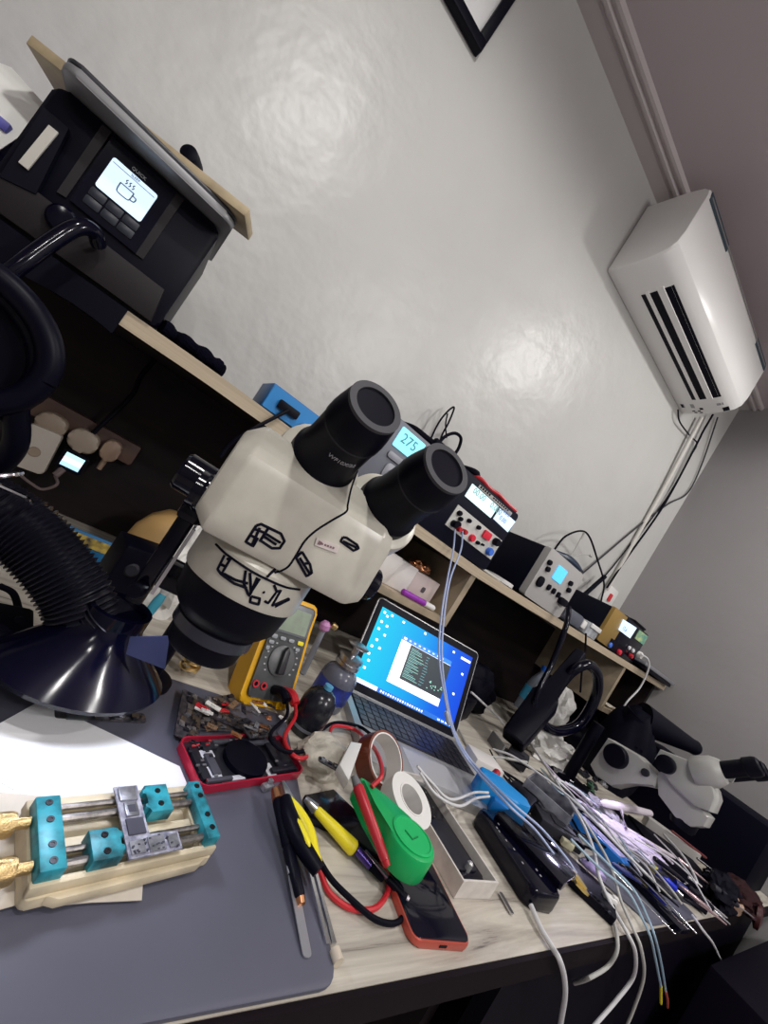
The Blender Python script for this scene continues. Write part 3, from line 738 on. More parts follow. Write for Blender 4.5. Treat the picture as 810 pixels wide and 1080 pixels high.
def atcyl(px, py, c, rad):
    r = ray(px, py); a = r.x**2+r.y**2; b = -2*(r.x*c[0]+r.y*c[1]); q = c[0]**2+c[1]**2-rad**2
    t = (-b-math.sqrt(max(0, b*b-4*a*q)))/(2*a); return r*t

# ---------------------------------------------------------------- mats and papers
mt = mat('mat_grey', (.098, .10, .138), .5, noise=.12, nscale=8)
poly = [(.31, .1865), (.364, .505), (-.14, .56), (-.20, .1855)]
def rounded(poly, r, n=5):
    out = []; N = len(poly)
    for i in range(N):
        p = Vector(poly[i]); a = (Vector(poly[i-1])-p).normalized(); b = (Vector(poly[(i+1) % N])-p).normalized()
        p0 = p+a*r; p1 = p+b*r
        for k in range(n+1):
            t = k/n; q = p0*(1-t)**2+p*2*t*(1-t)+p1*t*t; out.append((q.x, q.y))
    return out
TM = D+.0032
o = MB().prism(rounded(poly, .016), D+.0003, TM, bev=.0006).build('silicone_mat', mt); tag(o, 'grey silicone work mat at the left front of the desk', 'mat')
t = None
pa = [at(-60, 800, z=D), at(40, 743, z=D), at(187, 812, z=D), at(197, 838, z=D), at(120, 900, z=D), at(-40, 940, z=D)]
o = MB().sheet([(p.x, p.y) for p in pa], TM+.0007, .0003, .0007, 2).build('paper_sheet', paper); tag(o, 'smooth white paper sheet on the grey mat behind the board holder', 'paper')
pb = [(p.x, p.y) for p in (at(-60, 840, z=D), at(70, 850, z=D), at(150, 905, z=D), at(146, 934, z=D), at(144, 958, z=D), at(90, 961, z=D), at(45, 966, z=D), at(20, 962, z=D), at(-60, 985, z=D))]
o = MB().sheet(pb, TM+.0030, .0004, .0004, 9).build('torn_tissue', mat('torn_tissue', (.70, .64, .56), .7, noise=.15, nscale=30)); tag(o, 'torn cream tissue paper under the front of the board holder', 'tissue')

# ---------------------------------------------------------------- board holder
HZ = TM+.0044
HM = frame((.1430, .2870, HZ), R(14)); HI = HM.inverted()
t = thing('board_holder', 'cream circuit board holder with teal jaws and two brass knobs', 'board holder', HM)
hb = MB(HM)
hb.prism(rr(.128, .062, .004, (0, .0025)), 0, .007, bev=.0008)
hb.b2(-.064, .064, -.0275, -.0225, .007, .0145, .001); hb.b2(-.064, .064, .026, .0345, .007, .0145, .001)
hb.b2(-.064, -.047, -.026, .026, .007, .0132); hb.b2(.051, .064, -.026, .026, .007, .0132)
hb.b2(-.047, .051, -.006, .004, .007, .0122, .001)
hb.build('base', cream, t)
mb = MB(HM); mb.prism([(-.052, -.0288), (.057, -.0288), (.050, -.0325), (-.046, -.0325)], .001, .008, bev=.0008); mb.build('front_ledge', cream, t)
rod = mat('rod_steel', (.30, .28, .27), .3, .9, noise=.5, nscale=200)
for y in (.018, -.0145):
    for dy, r in ((.0055, .0021), (-.0035, .0030)):
        MB(HM).cyl((-.05, y+dy, .0165), (.055, y+dy, .0165), r, seg=10).build('threaded_rod' if r > .0025 else 'guide_rod', rod, t)
screw = mat('screw_dark', (.03, .03, .035), .35, .8)
def jaw(cx, cy, w, l, scr, notch=None):
    a = MB(HM)
    if notch:
        s = notch
        pl = [(-w/2, -l/2), (w/2, -l/2), (w/2, l/2), (-w/2, l/2)]
        xx = w/2*s
        pl = [(-xx, -l/2), (xx, -l/2), (xx, -l/2+.004), (xx+.003*s, -l/2+.004), (xx+.003*s, -l/2+.008), (xx, -l/2+.008), (xx, l/2-.008), (xx+.003*s, l/2-.008), (xx+.003*s, l/2-.004), (xx, l/2-.004), (xx, l/2), (-xx, l/2)]
        a.prism([(cx+p[0], cy+p[1]) for p in pl], .0125, .0225, bev=.0006)
    else:
        a.b2(cx-w/2, cx+w/2, cy-l/2, cy+l/2, .0135, .0225, .0009)
    j = a.build('jaw', teal, t)
    for (sx, sy) in scr:
        MB(HM).lathe((cx+sx, cy+sy, .0226), (0, 0, 1), [(.0024, 0), (.0024, .0004), (.0012, .0004), (.001, .0001)], 14).build('jaw_screw', screw, j)
jaw(-.0550, .0020, .0150, .054, [(0, .021), (0, .008), (0, -.010), (0, -.021)])
jaw(.0580, .003, .0115, .056, [(.001, .022), (.001, .012), (.001, -.007), (.001, -.019)])
c1 = HI @ at(112, 893, z=HZ+.022); c2 = HI @ at(170, 849, z=HZ+.022)
jaw(c1.x, -.0135, .0190, .0225, [(0, .006), (0, -.006)], 1)
jaw(c2.x, .0180, .0185, .025, [(0, .006), (0, -.006)], -1)
for y in (.016, -.0150):
    k = MB(HM); k.lathe((-.0635, y, .0155), (-1, 0, 0), [(.0035, 0), (.0035, .008), (.0068, .009), (.0075, .011), (.0075, .030), (.0068, .032), (.003, .0325)], 22)
    k.build('brass_knob', mat('knurled_brass', (.70, .50, .24), .35, 1, bump=.25, bscale=900), t)
# clamped logic board
BM = frame((0, 0, 0))
bx0, bx1 = c1.x+.0138, c2.x-.0135
t2 = thing('logic_board', 'small L-shaped phone logic board clamped in the teal jaws', 'circuit board', HM @ Matrix.Translation(((bx0+bx1)/2, 0, .0190)))
LM = HM @ Matrix.Translation((bx0, 0, .0195))
wd = bx1-bx0
mb = MB(LM); mb.prism([(0, -.027), (.040, -.027), (.040, -.012), (wd-.0005, -.011), (wd-.0005, .033), (0, .033)], 0, .0012); mb.build('board', mat('board_violet', (.16, .16, .22), .4, noise=.6, nscale=200, col2=(.42, .42, .50)), t2)
sh = MB(LM)
sh.b2(.002, wd-.003, .019, .031, .0012, .0026, .0003); sh.b2(.004, wd-.005, .005, .017, .0012, .0028, .0003)
sh.b2(.002, .012, -.025, -.015, .0012, .0024); sh.b2(.015, .027, -.0255, -.014, .0012, .0026); sh.b2(.030, .038, -.025, -.015, .0012, .0024)
sh.build('shield_can', shield, t2)
ch = MB(LM); ch.b2(.003, wd-.003, -.010, .003, .0012, .0024); ch.b2(.006, wd-.007, .008, .014, .0028, .0031)
for k in range(22):
    x = random.uniform(.001, .036); y = random.uniform(-.026, -.014); ch.b2(x, x+.0014, y, y+.0009, .0012, .0031)
ch.build('chips', mat('chip_grey', (.06, .06, .085), .3), t2)

# ---------------------------------------------------------------- stereo microscope
SM = frame((.12, .307, D), -.20)
t = thing('stereo_microscope', 'cream stereo microscope with black eyepieces and marker-drawn lettering, in the foreground', 'microscope', SM)
ow = mat('scope_cream', (.60, .575, .50), .3, noise=.10, nscale=60)
pf = [(-.040, .2485), (-.0455, .2500), (-.0475, .2545), (-.0478, .262), (-.0455, .300), (-.0430, .307), (-.0240, .3255), (-.018, .3285), (.008, .3310), (.016, .3300), (.040, .312), (.045, .306), (.0505, .284), (.0510, .256), (.049, .2500), (.043, .2485)]
def sec(x, sy, sz): return [(x, y*sy, .284+(z-.284)*sz) for y, z in pf]
mb = MB(SM); mb.loft([sec(-.0590, .80, .70), sec(-.0580, .84, .76), sec(-.0490, .985, .97), sec(-.0460, 1, 1), sec(.060, 1, 1), sec(.063, .985, .98), sec(.0735, .86, .84), sec(.0750, .80, .78)])
mb.build('head_housing', ow, t, sharp=24)
ax = Vector((0, -.797, .605)).normalized()
E1 = Vector((-.0020, -.0685, .3740)); E2 = Vector((.0625, -.0690, .3700))
wf = mat('eyepiece_print', (.42, .42, .45), .5)
for i, E_ in enumerate((E1, E2)):
    Ln = .072; Bp = E_-ax*Ln
    mb = MB(SM); mb.lathe(Bp-ax*.036, ax, [(.030, 0), (.0345, .012), (.0345, .031), (.0335, .0345), (.030, .0360)], 48); h = mb.build('prism_housing', ow, t)
    prof_ = [(.0265, -.001), (.0265, .008), (.0250, .010), (.0238, .014), (.0228, .024), (.0222, .046), (.0226, .048), (.0226, .053), (.0220, .058), (.0200, .0695), (.0192, .072)]
    mb = MB(SM); mb.lathe(Bp, ax, prof_, 48); ep = mb.build('eyepiece', black, t)
    mb = MB(SM); mb.ring(Bp+ax*.06, ax, .0146, .0195, .0135, 48); cup = mb.build('eyecup', mat('eyecup_rubber', (.05, .05, .058), .6), ep)
    mb = MB(SM); mb.lathe(E_-ax*.009, ax, [(.0145, 0), (.0145, .0006), (.0130, .0030), (.010, .0054), (.006, .0070), (.003, .0076), (.0005, .0078)], 36); mb.build('eye_lens', mat('lens_glass', (.001, .001, .005), .03, spec=.0), ep)
    mb = MB(SM); mb.ring(Bp+ax*.0465, ax, .0215, .0228, .0016, 48); mb.build('ring_line', darkgrey, ep)
    if i == 0:
        fr = Vector((0, -ax.z, ax.y)); fr = -fr if fr.y > 0 else fr     # outward, towards the viewer
        side = ax.cross(fr).normalized()
        ang = 0.35
        TMx = axes(Bp+ax*.024, (1, 0, 0), ax, Vector((1, 0, 0)).cross(ax))
        # lettering wraps round the barrel
        out = Vector((1, 0, 0)).cross(ax)
        A = axes(Bp+ax*.034+out*.0228, Vector((1, 0, 0)), ax, out)
        rot = Matrix.Translation(Bp) @ Matrix.Rotation(R(12), 4, ax) @ Matrix.Translation(-Bp)
        text('WF10X/22', .0048, SM @ rot @ A, wf, 'eyepiece_print', ep, .0002, bend=.0226, align='CENTER')
# trunk below the head
mb = MB(SM); mb.lathe((0, 0, .218), (0, 0, 1), [(.0458, 0), (.0465, .003), (.0465, .026), (.040, .034)], 48); band = mb.build('trunk_band', ow, t)
mb = MB(SM); mb.lathe((0, 0, .160), (0, 0, 1), [(.019, 0), (.0262, .0), (.0280, .003), (.0290, .014), (.0302, .0145), (.0310, .025), (.0370, .031), (.0415, .037), (.0442, .0575)], 48); mb.build('objective_barrel', black, t)
mb = MB(SM); mb.ring((0, 0, .1755), (0, 0, 1), .0285, .0318, .0085, 48); mb.build('barrel_ring', mat('ring_sheen', (.035, .037, .055), .25), t)
mb = MB(SM); mb.lathe((0, 0, .1595), (0, 0, -1), [(.018, 0), (.0165, .003), (.002, .001)], 32); mb.build('objective_lens', MATS['lens_glass'], t)
# zoom knobs left and right
mb = MB(SM); mb.lathe((-.046, .014, .268), (-1, 0, .03), [(.0165, 0), (.0165, .010), (.0130, .011), (.0130, .013), (.0150, .014), (.0150, .034), (.0135, .036), (.001, .0365)], 30); mb.build('zoom_knob', gloss, t)
mb = MB(SM); mb.lathe((-.048, -.012, .266), (-1, 0, 0), [(.0150, 0), (.0150, .012), (.0135, .014), (.0135, .019), (.001, .0195)], 28); mb.build('tension_knob', gloss, t)
mb = MB(SM); mb.lathe((.070, .010, .266), (1, 0, -.03), [(.018, 0), (.018, .008), (.0135, .009), (.0150, .012), (.0150, .028), (.0135, .030), (.001, .0305)], 30); mb.build('zoom_knob', gloss, t)
# focusing arm and column
mb = MB(SM); mb.b2(-.066, -.053, .010, .028, .165, .262, .003); mb.b2(-.068, -.050, .004, .034, .238, .252, .004); mb.b2(-.064, .018, .0285, .046, .176, .200, .004); mb.b2(.006, .030, .0285, .060, .176, .200, .004); mb.b2(-.012, .030, .0605, .217, .176, .200, .004); mb.build('focus_arm', gloss, t)
mb = MB(SM); mb.b2(-.0525, -.050, .004, .008, .180, .236); mb.b2(-.0525, -.0505, .014, .017, .185, .238); mb.build('slide_rail', chrome, t)
mb = MB(SM); mb.lathe((-.0595, .010, .178), (-.3, -1, 0), [(.006, 0), (.006, .008), (.005, .010)], 18); mb.build('focus_knob', black, t)
mb = MB(SM); mb.cyl((.0, .205, .0042), (.0, .205, .225), .012); mb.build('column', black, t)
mb = MB(SM); mb.lathe((.0, .205, .0006), (0, 0, 1), [(.030, 0), (.030, .008), (.018, .011)], 28); mb.build('base_foot', black, t)
# seam line and hand-drawn lettering
from mathutils.bvhtree import BVHTree
def bvh_of(objs):
    vs = []; fs = []
    for o in objs:
        I = INV[o.name].inverted(); n = len(vs)
        vs += [I @ v.co for v in o.data.vertices]; fs += [[n+i for i in p.vertices] for p in o.data.polygons]
    return BVHTree.FromPolygons(vs, fs)
SB = bvh_of([c for c in t.children if c.name.split('.')[0] in ('head_housing', 'prism_housing', 'trunk_band')])
def z7(pts): return [(200+x/4.05, 530+y/4.05) for x, y in pts]
def hitp(px, py):
    loc, nrm, i, d = SB.ray_cast(Vector((0, 0, 0)), ray(px, py).normalized())
    return loc
def stroke(mb, pts, r=.0009, smooth=False):
    P = catmull([(x, y, 0) for x, y in pts], 6) if smooth else [Vector((x, y, 0)) for x, y in pts]
    Q = []
    for i in range(len(P)-1):
        for k in range(6): Q.append(P[i].lerp(P[i+1], k/6))
    Q.append(P[-1])
    H = [hitp(*z7([(q.x, q.y)])[0]) for q in Q]
    run = []
    for h in H+[None]:
        if h is None or (run and (h-run[-1]).length > .012):
            if len(run) > 1: mb.tube(run, r, 6, smooth=False)
            run = []
        if h is not None: run.append(h)
mk = mat('marker_ink', (.003, .003, .012), .6, spec=.1)
mb = MB(); stroke(mb, [(728, -185), (715, -130), (690, -60), (675, 10), (668, 40), (610, 75), (540, 120), (492, 165), (455, 225), (425, 270), (395, 290), (362, 300)], .0008, True)
mb.build('seam_line', mk, t)
mb = MB()
for pl in ([(285, 98), (240, 168), (272, 186), (292, 150)], [(285, 98), (305, 92), (390, 133), (405, 165), (385, 195), (352, 195), (300, 160)], [(275, 112), (318, 128), (388, 172)], [(335, 112), (300, 165)], [(262, 140), (290, 155)], [(318, 145), (370, 180)], [(300, 108), (268, 178)],
           [(480, 210), (455, 235), (500, 315), (522, 300), (515, 265), (480, 210)], [(470, 236), (512, 302)], [(484, 262), (512, 258)], [(655, 148), (645, 165), (700, 205), (722, 195), (715, 180), (670, 150), (655, 148)], [(655, 165), (712, 192)], [(365, 285), (330, 318)]):
    stroke(mb, pl, .0010)
mb.build('drawn_lettering', mk, t)
P = [hitp(*q) for q in z7([(543, 150), (640, 185), (627, 216), (533, 182)])]
nn = (P[1]-P[0]).cross(P[3]-P[0]).normalized(); nn = nn if nn.y < 0 else -nn
mb = MB(); mb.loft([[p-nn*.001 for p in P], [p+nn*.0009 for p in P]]); st = mb.build('sticker', mat('sticker', (.70, .62, .60), .5), t)
mb = MB()
for k, f in enumerate((.18, .28, .42, .54, .66, .78)):
    p = P[0].lerp(P[1], f).lerp(P[3].lerp(P[2], f), .5)+nn*.0009
    mb.box(p, (.0014 if k else .0026, .0005, .0014 if k else .0026))
mb.build('sticker_print', mat('sticker_ink', (.25, .14, .16), .5), st)
mb = MB()
stroke(mb, [(112, 178), (150, 215), (215, 262), (290, 308), (400, 358), (470, 372)], .0009, True)
for pl in ([(150, 225), (120, 285), (135, 305), (190, 345), (245, 365)], [(178, 235), (140, 300), (195, 330), (250, 345)], [(160, 240), (175, 245)], [(240, 290), (232, 345), (252, 398), (300, 325)], [(258, 300), (262, 385)], [(252, 398), (262, 385), (290, 320)],
           [(360, 352), (372, 380), (335, 430), (320, 420)], [(372, 380), (390, 375), (352, 440)], [(352, 440), (420, 410), (425, 415), (365, 445)], [(262, 400), (300, 410), (295, 435), (258, 425), (262, 400)], [(315, 380), (318, 386)], [(130, 262), (150, 272)]):
    stroke(mb, pl, .0010)
mb.build('drawn_lettering', mk, band)

# ---------------------------------------------------------------- fume hood and hose
HC = at(99, 706, z=D+.058)
t = thing('fume_hood', 'glossy black fume extractor hood on a ribbed hose left of the microscope', 'fume extractor', (HC.x, HC.y+.01, D+.028))
HX, HY = HC.x-.004, HC.y+.018
def ell(zv, a, b, cx, cy, n=40, tilt=0): return [(cx+a*math.cos(2*math.pi*k/n), cy+b*math.sin(2*math.pi*k/n), zv+tilt*math.sin(2*math.pi*k/n)) for k in range(n)]
mb = MB(); mb.loft([ell(D+.040, .074, .052, HX, HY, tilt=.004), ell(D+.045, .076, .054, HX, HY, tilt=.004), ell(D+.053, .068, .047, HX, HY+.002), ell(D+.076, .042, .036, HX+.0, HY+.008), ell(D+.088, .031, .031, HX, HY+.012), ell(D+.100, .029, .029, HX, HY+.014)])
mb.build('hood', gloss, t)
mb = MB(); mb.ring((HX, HY+.014, D+.096), (0, 0, 1), .025, .0305, .012, 36); mb.build('collar', gloss, t)
hp = [Vector((HX, HY+.014, D+.100)), at(98, 668, y=HY+.02), at(80, 628, y=HY+.03), at(52, 588, y=HY+.04), at(15, 553, y=HY+.05), at(-50, 520, y=HY+.06)]
mb = MB(); mb.tube(hp, lambda u: .0300+.0018*math.sin(u*2*math.pi*46), 22, 46); mb.build('ribbed_hose', mat('hose_black', (.008, .008, .016), .3), t)
# thin dark blue sheet standing beside the hood
a = at(140, 668, y=HY+.03); 
mb = MB(); P = [at(137, 672, y=.40), at(179, 671, y=.40), at(174, 706, y=.40), at(133, 690, y=.40)]
mb.loft([[p for p in P], [p+Vector((0, .0012, 0)) for p in P]]); P2 = at(172, 712, y=.4012)
mb.build('side_sheet', mat('sheet_dark_blue', (.02, .024, .07), .35), t)
# black lens-like coil left
y_ = .52
t = thing('coiled_hose', 'coil of glossy black hose hanging at the left edge below the shelf', 'hose', at(0, 470, y=y_))
mb = MB()
for k, (cx, cz, a, b) in enumerate(((-.150, -.052, .072, .060), (-.153, -.062, .070, .062))):
    mb.tube([(cx+a*math.cos(R(q)), y_+.014*k, cz+b*math.sin(R(q))) for q in range(0, 361, 15)], .012, 12, 3)
mb.tube([(-.086, y_+.008, -.085), (-.07, y_+.02, -.13), (-.085, y_+.03, -.19), (-.12, y_+.05, D+.03), (-.16, y_+.06, D+.013)], .011, 12)
mb.build('hose_coil', mat('coil_black', (.002, .002, .008), .4, spec=.12), t)
MB().lathe((-.150, y_+.020, -.055), (0, 1, 0), [(.066, 0), (.066, .008), (.05, .014), (.001, .015)], 32).build('round_cover', rubber, t)
# shiny metal rods far left
mb = MB(); mb.tube([at(-30, 505, y=.44), at(10, 501, y=.45), at(23, 499, y=.46)], .0022, 8); mb.tube([at(-25, 502, y=.43), at(25, 524, y=.45), at(33, 530, y=.46)], .0022, 8, smooth=False)
tag(mb.build('steel_wire_clip', chrome), 'bent shiny steel wire poking in at the left edge', 'wire')
mb = MB(); P = [at(-30, 525, y=.47), at(22, 528, y=.47), at(-5, 560, y=.47), at(-40, 560, y=.47)]
P = [at(-40, 520, y=.5), at(26, 520, y=.5), at(2, 560, y=.5), at(-40, 560, y=.5)]; mb.loft([[p for p in P], [p+Vector((0, .012, 0)) for p in P]])
mb.b2(-.11, -.06, .503, .511, D+.0005, min(p.z for p in P)+.01)
tag(mb.build('grey_plate', midgrey), 'grey metal plate upright at the left edge behind the ribbed hose', 'plate')
p = at(18, 678, z=D+.03)
t = thing('black_tool_block', 'black block with small white printed marks at the left edge of the desk', 'tool block', (p.x-.05, p.y, D+.0005))
MB(frame((p.x-.045, p.y+.005, D+.0038), R(12))).box((0, 0, .022), (.10, .05, .044), .005).build('block', black, t)
mb = MB(frame((p.x-.045, p.y+.005, D+.0038), R(12)))
for k in range(4): mb.box((.0503, -.006, .010+.008*k), (.0006, .006, .004))
mb.build('printed_mark', whiteink, t)
mb = MB(); mb.tube([at(0, 618, z=D+.03), at(14, 626, z=D+.032), at(20, 645, z=D+.034), at(20, 655, z=D+.05)], .0035, 8); tag(mb.build('short_lead', rubber), 'short black lead curving out of the block at the left edge', 'cable')

# ---------------------------------------------------------------- things behind the hood
t = thing('blister_pack', 'blue packet with yellow printed label leaning against the back panel', 'packet', at(112, 620, y=.80))
P = [at(72, 556, y=.80), at(150, 588, y=.80), at(150, 626, y=.80), at(118, 622, y=.80)]
PB = at(84, 572, y=.80)
cz = sum(p.z for p in P)/4; cx = (P[0].x+P[1].x)/2
x0, x1 = P[0].x, P[1].x; zt2 = P[0].z
mb = MB(axes((cx, .80, D+.0005), (1, 0, 0), (0, .25, 1), (0, -1, .25)));  hh = (zt2-D)*1.03
mb.rrect(x1-x0, hh, .004, 0, .010, (0, hh/2), bev=.002); mb.build('packet_body', mat('packet_blue', (.02, .14, .32), .3), t)
mb = MB(axes((cx, .80, D+.0005), (1, 0, 0), (0, .25, 1), (0, -1, .25))); mb.rrect((x1-x0)*.84, hh*.38, .002, .0102, .0112, (-.01, hh*.70))
mb.build('printed_label', mat('label_gold', (.55, .40, .08), .4, noise=.85, nscale=70, col2=(.05, .04, .03)), t)
c = at(168, 577, y=.83)
t = thing('tan_bowl', 'tan domed wooden bowl upturned behind the microscope column', 'bowl', (c.x, .84, D))
MB().lathe((c.x+.01, .86, D+.0005), (0, 0, 1), [(.068, 0), (.068, .03), (.062, .075), (.048, .105), (.028, .125), (.002, .132)], 36).build('bowl', mat('tan_wood', (.58, .36, .14), .5), t)
mb = MB(); c = at(181, 606, y=.70); mb.blob((c.x+.005, .72, D+.055), (.040, .045, .088), 5, .35, 3); tag(mb.build('tissue_wad', tissue), 'crumpled white tissue wad behind the microscope column', 'tissue')
c = at(135, 608, y=.62)
t = thing('small_black_box', 'small square black box with round button behind the fume hood', 'box', (c.x, .64, D))
MB(frame((c.x+.002, .655, D+.0005), R(14))).box((0, 0, .055), (.062, .055, .110), .004).build('box', black, t)
MB().lathe((c.x, .6255, c.z+.008), (0, -1, .1), [(.010, -.004), (.010, .0), (.007, .003)], 20).build('button', darkgrey, t)
a, b = at(172, 627, y=.56), at(150, 655, y=.55)
t = thing('blue_brush', 'pale blue brush with white bristles beside the fume hood', 'brush', (b.x, b.y, b.z))
mb = MB(); e_ = b+(b-a)*.55; mb.lathe(e_, a-e_, [(.002, 0), (.005, .01), (.0065, .05), (.005, (a-e_).length)], 12); mb.build('handle', mat('brush_blue', (.08, .45, .62), .4), t)
mb = MB(); mb.lathe(a, a-b, [(.005, 0), (.008, .012), (.007, .026)], 12); mb.build('bristles', white, t)
mb = MB(); c = at(150, 648, y=.60); P = [at(133, 640, y=.60), at(152, 652, y=.60), at(146, 662, y=.60)]
mb.sheet([(.085, .55), (.13, .54), (.14, .60), (.09, .61)], D+.001, .0004, .003, 3); tag(mb.build('paper_scrap', paper), 'white paper scrap on the desk behind the fume hood', 'paper')
c = at(201, 717, z=D+.012)
t = thing('brass_tip_coil', 'brass spring coil standing on the mat under the microscope', 'coil', (c.x, c.y, TM))
mb = MB(); cz = TM
mb.tube([(c.x+.012*math.cos(k*.7), c.y+.03+.012*math.sin(k*.7), TM+.004+.0011*k) for k in range(40)], .0026, 8, 3); mb.build('coil', gold, t)

# ---------------------------------------------------------------- multimeter
MT = axes((.2835, .5076, D+.003), (math.cos(.127), math.sin(.127), 0), (-math.sin(.127)*math.cos(1.125), math.cos(.127)*math.cos(1.125), math.sin(1.125)), Vector((math.sin(.127)*math.sin(1.125), -math.cos(.127)*math.sin(1.125), math.cos(1.125))))
t = thing('multimeter', 'yellow and grey digital multimeter standing tilted beside the alcohol bottle', 'multimeter', MT)
yl = mat('meter_yellow', (.80, .42, .01), .4); mg = mat('meter_grey', (.075, .08, .085), .45, noise=.3, nscale=40)
W_, L_ = .092, .160
def mp(w, l, c, tap=.008, r=.012):
    base = [(c[0]-w/2+tap*.3, c[1]-l/2), (c[0]+w/2-tap*.3, c[1]-l/2), (c[0]+w/2-.002, c[1]-l*.2), (c[0]+w/2-tap, c[1]+l*.25), (c[0]+w/2-tap*.3, c[1]+l/2), (c[0]-w/2+tap*.3, c[1]+l/2), (c[0]-w/2+tap, c[1]+l*.25), (c[0]-w/2+.002, c[1]-l*.2)]
    return rounded(base, min(r, .012), 4)
mb = MB(MT); mb.prism(mp(W_, L_, (W_/2, L_/2), .004), -.036, .002, bev=.004); mb.build('holster', yl, t)
mb = MB(MT); mb.prism(mp(W_-.016, L_-.018, (W_/2, L_/2+.002), .004, .008), .0022, .0070, bev=.0015); body = mb.build('face', mg, t)
mb = MB(MT); mb.rrect(.064, .046, .004, .0071, .0085, (W_/2, .128), bev=.0008); mb.build('display_bezel', mat('meter_bezel', (.16, .17, .19), .35), t)
mb = MB(MT); mb.rrect(.056, .036, .002, .0086, .0092, (W_/2, .126)); mb.build('display', mat('lcd_off', (.30, .36, .28), .3, noise=.15, nscale=60), t)
gb = mat('meter_button', (.32, .34, .37), .4)
for k, (x, y, w, h, m) in enumerate(((.020, .097, .010, .006, gb), (.036, .097, .010, .005, gb), (.052, .097, .010, .005, gb), (.070, .097, .011, .006, yellow), (.018, .088, .009, .005, gb), (.068, .087, .008, .005, gb), (.015, .079, .006, .006, gb))):
    MB(MT).rrect(w, h, .0015, .0071, .0092, (x, y), bev=.0005).build('button', m, t)
dl = MB(MT).lathe((W_/2, .066, .0071), (0, 0, 1), [(.0225, 0), (.0225, .002), (.021, .003)], 36).build('dial', mat('dial_grey', (.11, .115, .12), .4), t)
mb = MB(MT); mb.prism([(W_/2-.006, .048), (W_/2+.006, .048), (W_/2+.005, .080), (W_/2, .087), (W_/2-.005, .080)], .0101, .018, bev=.0015); mb.build('pointer', mat('dial_black', (.02, .02, .025), .4), dl)
mb = MB(MT)
for k in range(15):
    a = R(-35+k*18); x = W_/2+.028*math.cos(a); y = .066+.028*math.sin(a)
    if y < .092: mb.box((x, y, .0072), (.003, .002, .0004))
mb.build('dial_print', greyink, t)
for x, y in ((.016, .029), (.030, .028), (.050, .026), (.066, .026)):
    a = MB(MT).ring((x, y, .0071), (0, 0, 1), .003, .0052, .002, 20).build('input_jack', red if x < .04 else black, t)
    MB(MT).lathe((x, y, .0071), (0, 0, 1), [(.003, 0), (.003, .0005)], 16).build('jack_hole', dark, a)
def L3(x, y, z): return MT @ Vector((x, y, z))
mb = MB(); mb.tube([L3(.050, .026, .008), L3(.050, .026, .030), L3(.052, .018, .042)], .007, 10); mb.build('black_plug', black, t)
mb = MB(); mb.tube([L3(.066, .026, .008), L3(.066, .026, .030), L3(.068, .016, .042)], .007, 10); mb.build('red_plug', red, t)
# test leads
z = D+.006
mb = MB(); mb.tube([L3(.068, .016, .042), L3(.073, .0, .044), at(300, 780, z=D+.02), at(318, 800, z=D+.022), at(345, 780, z=D+.012), at(352, 766, z=z+.01), at(375, 770, z=z+.008), at(395, 790, z=z+.05), at(403, 815, z=z+.06), at(392, 830, z=z+.050)], .0027, 8)
tag(mb.build('red_test_lead', mat('red_lead', (.55, .02, .03), .4)), 'red test lead looping from the yellow multimeter past the tape rolls', 'cable')
mb = MB(); mb.tube([L3(.052, .018, .042), L3(.056, .0, .046), at(285, 775, z=D+.03), at(300, 792, z=D+.025), at(325, 790, z=D+.018), at(340, 770, z=z+.006), at(355, 762, z=z+.01), at(378, 766, z=z+.01), at(392, 775, z=z+.03)], .0025, 8)
tag(mb.build('black_test_lead', rubber), 'black test lead running beside the red one from the multimeter', 'cable')

# alcohol pump bottle and black bottle
c = at(337, 752, z=D); c = Vector((.470, .575, D))
t = thing('solvent_bottle', 'clear solvent bottle with steel pump dispenser beside the multimeter', 'bottle', c)
MB().lathe((c.x, c.y, D+.0005), (0, 0, 1), [(.031, 0), (.033, .003), (.033, .055), (.028, .066), (.020, .072), (.020, .078)], 32).build('body', mat('bottle_clear', (.14, .15, .20), .08, alpha=.75, spec=.8), t)
MB().ring((c.x, c.y, D+.018), (0, 0, 1), .033, .0334, .03, 32).build('label', mat('label_blue', (.03, .06, .42), .4, noise=.7, nscale=40), t)
MB().lathe((c.x, c.y, D+.078), (0, 0, 1), [(.023, 0), (.023, .006), (.020, .007), (.020, .012), (.023, .013), (.023, .018), (.012, .020), (.006, .021), (.006, .036), (.018, .037), (.021, .040), (.016, .042), (.002, .0405)], 32).build('pump_head', steel, t)
c2_ = Vector((.392, .488, D))
t = thing('black_bottle', 'short black bottle with round shoulder in front of the solvent bottle', 'bottle', c2_)
MB().lathe((c2_.x, c2_.y, D+.0005), (0, 0, 1), [(.024, 0), (.026, .003), (.026, .046), (.023, .056), (.016, .064), (.006, .068), (.001, .069)], 32).build('body', mat('bottle_black', (.012, .013, .02), .22), t)
MB().ring((c2_.x, c2_.y, D+.010), (0, 0, 1), .0258, .0265, .004, 32).build('base_ring', mat('ring_grey', (.18, .19, .22), .3), t)
MB().lathe((c2_.x, c2_.y, D+.069), (0, 0, 1), [(.007, 0), (.007, .006), (.003, .007)], 16).build('cap', mat('cap_blue', (.10, .35, .55), .4), t)
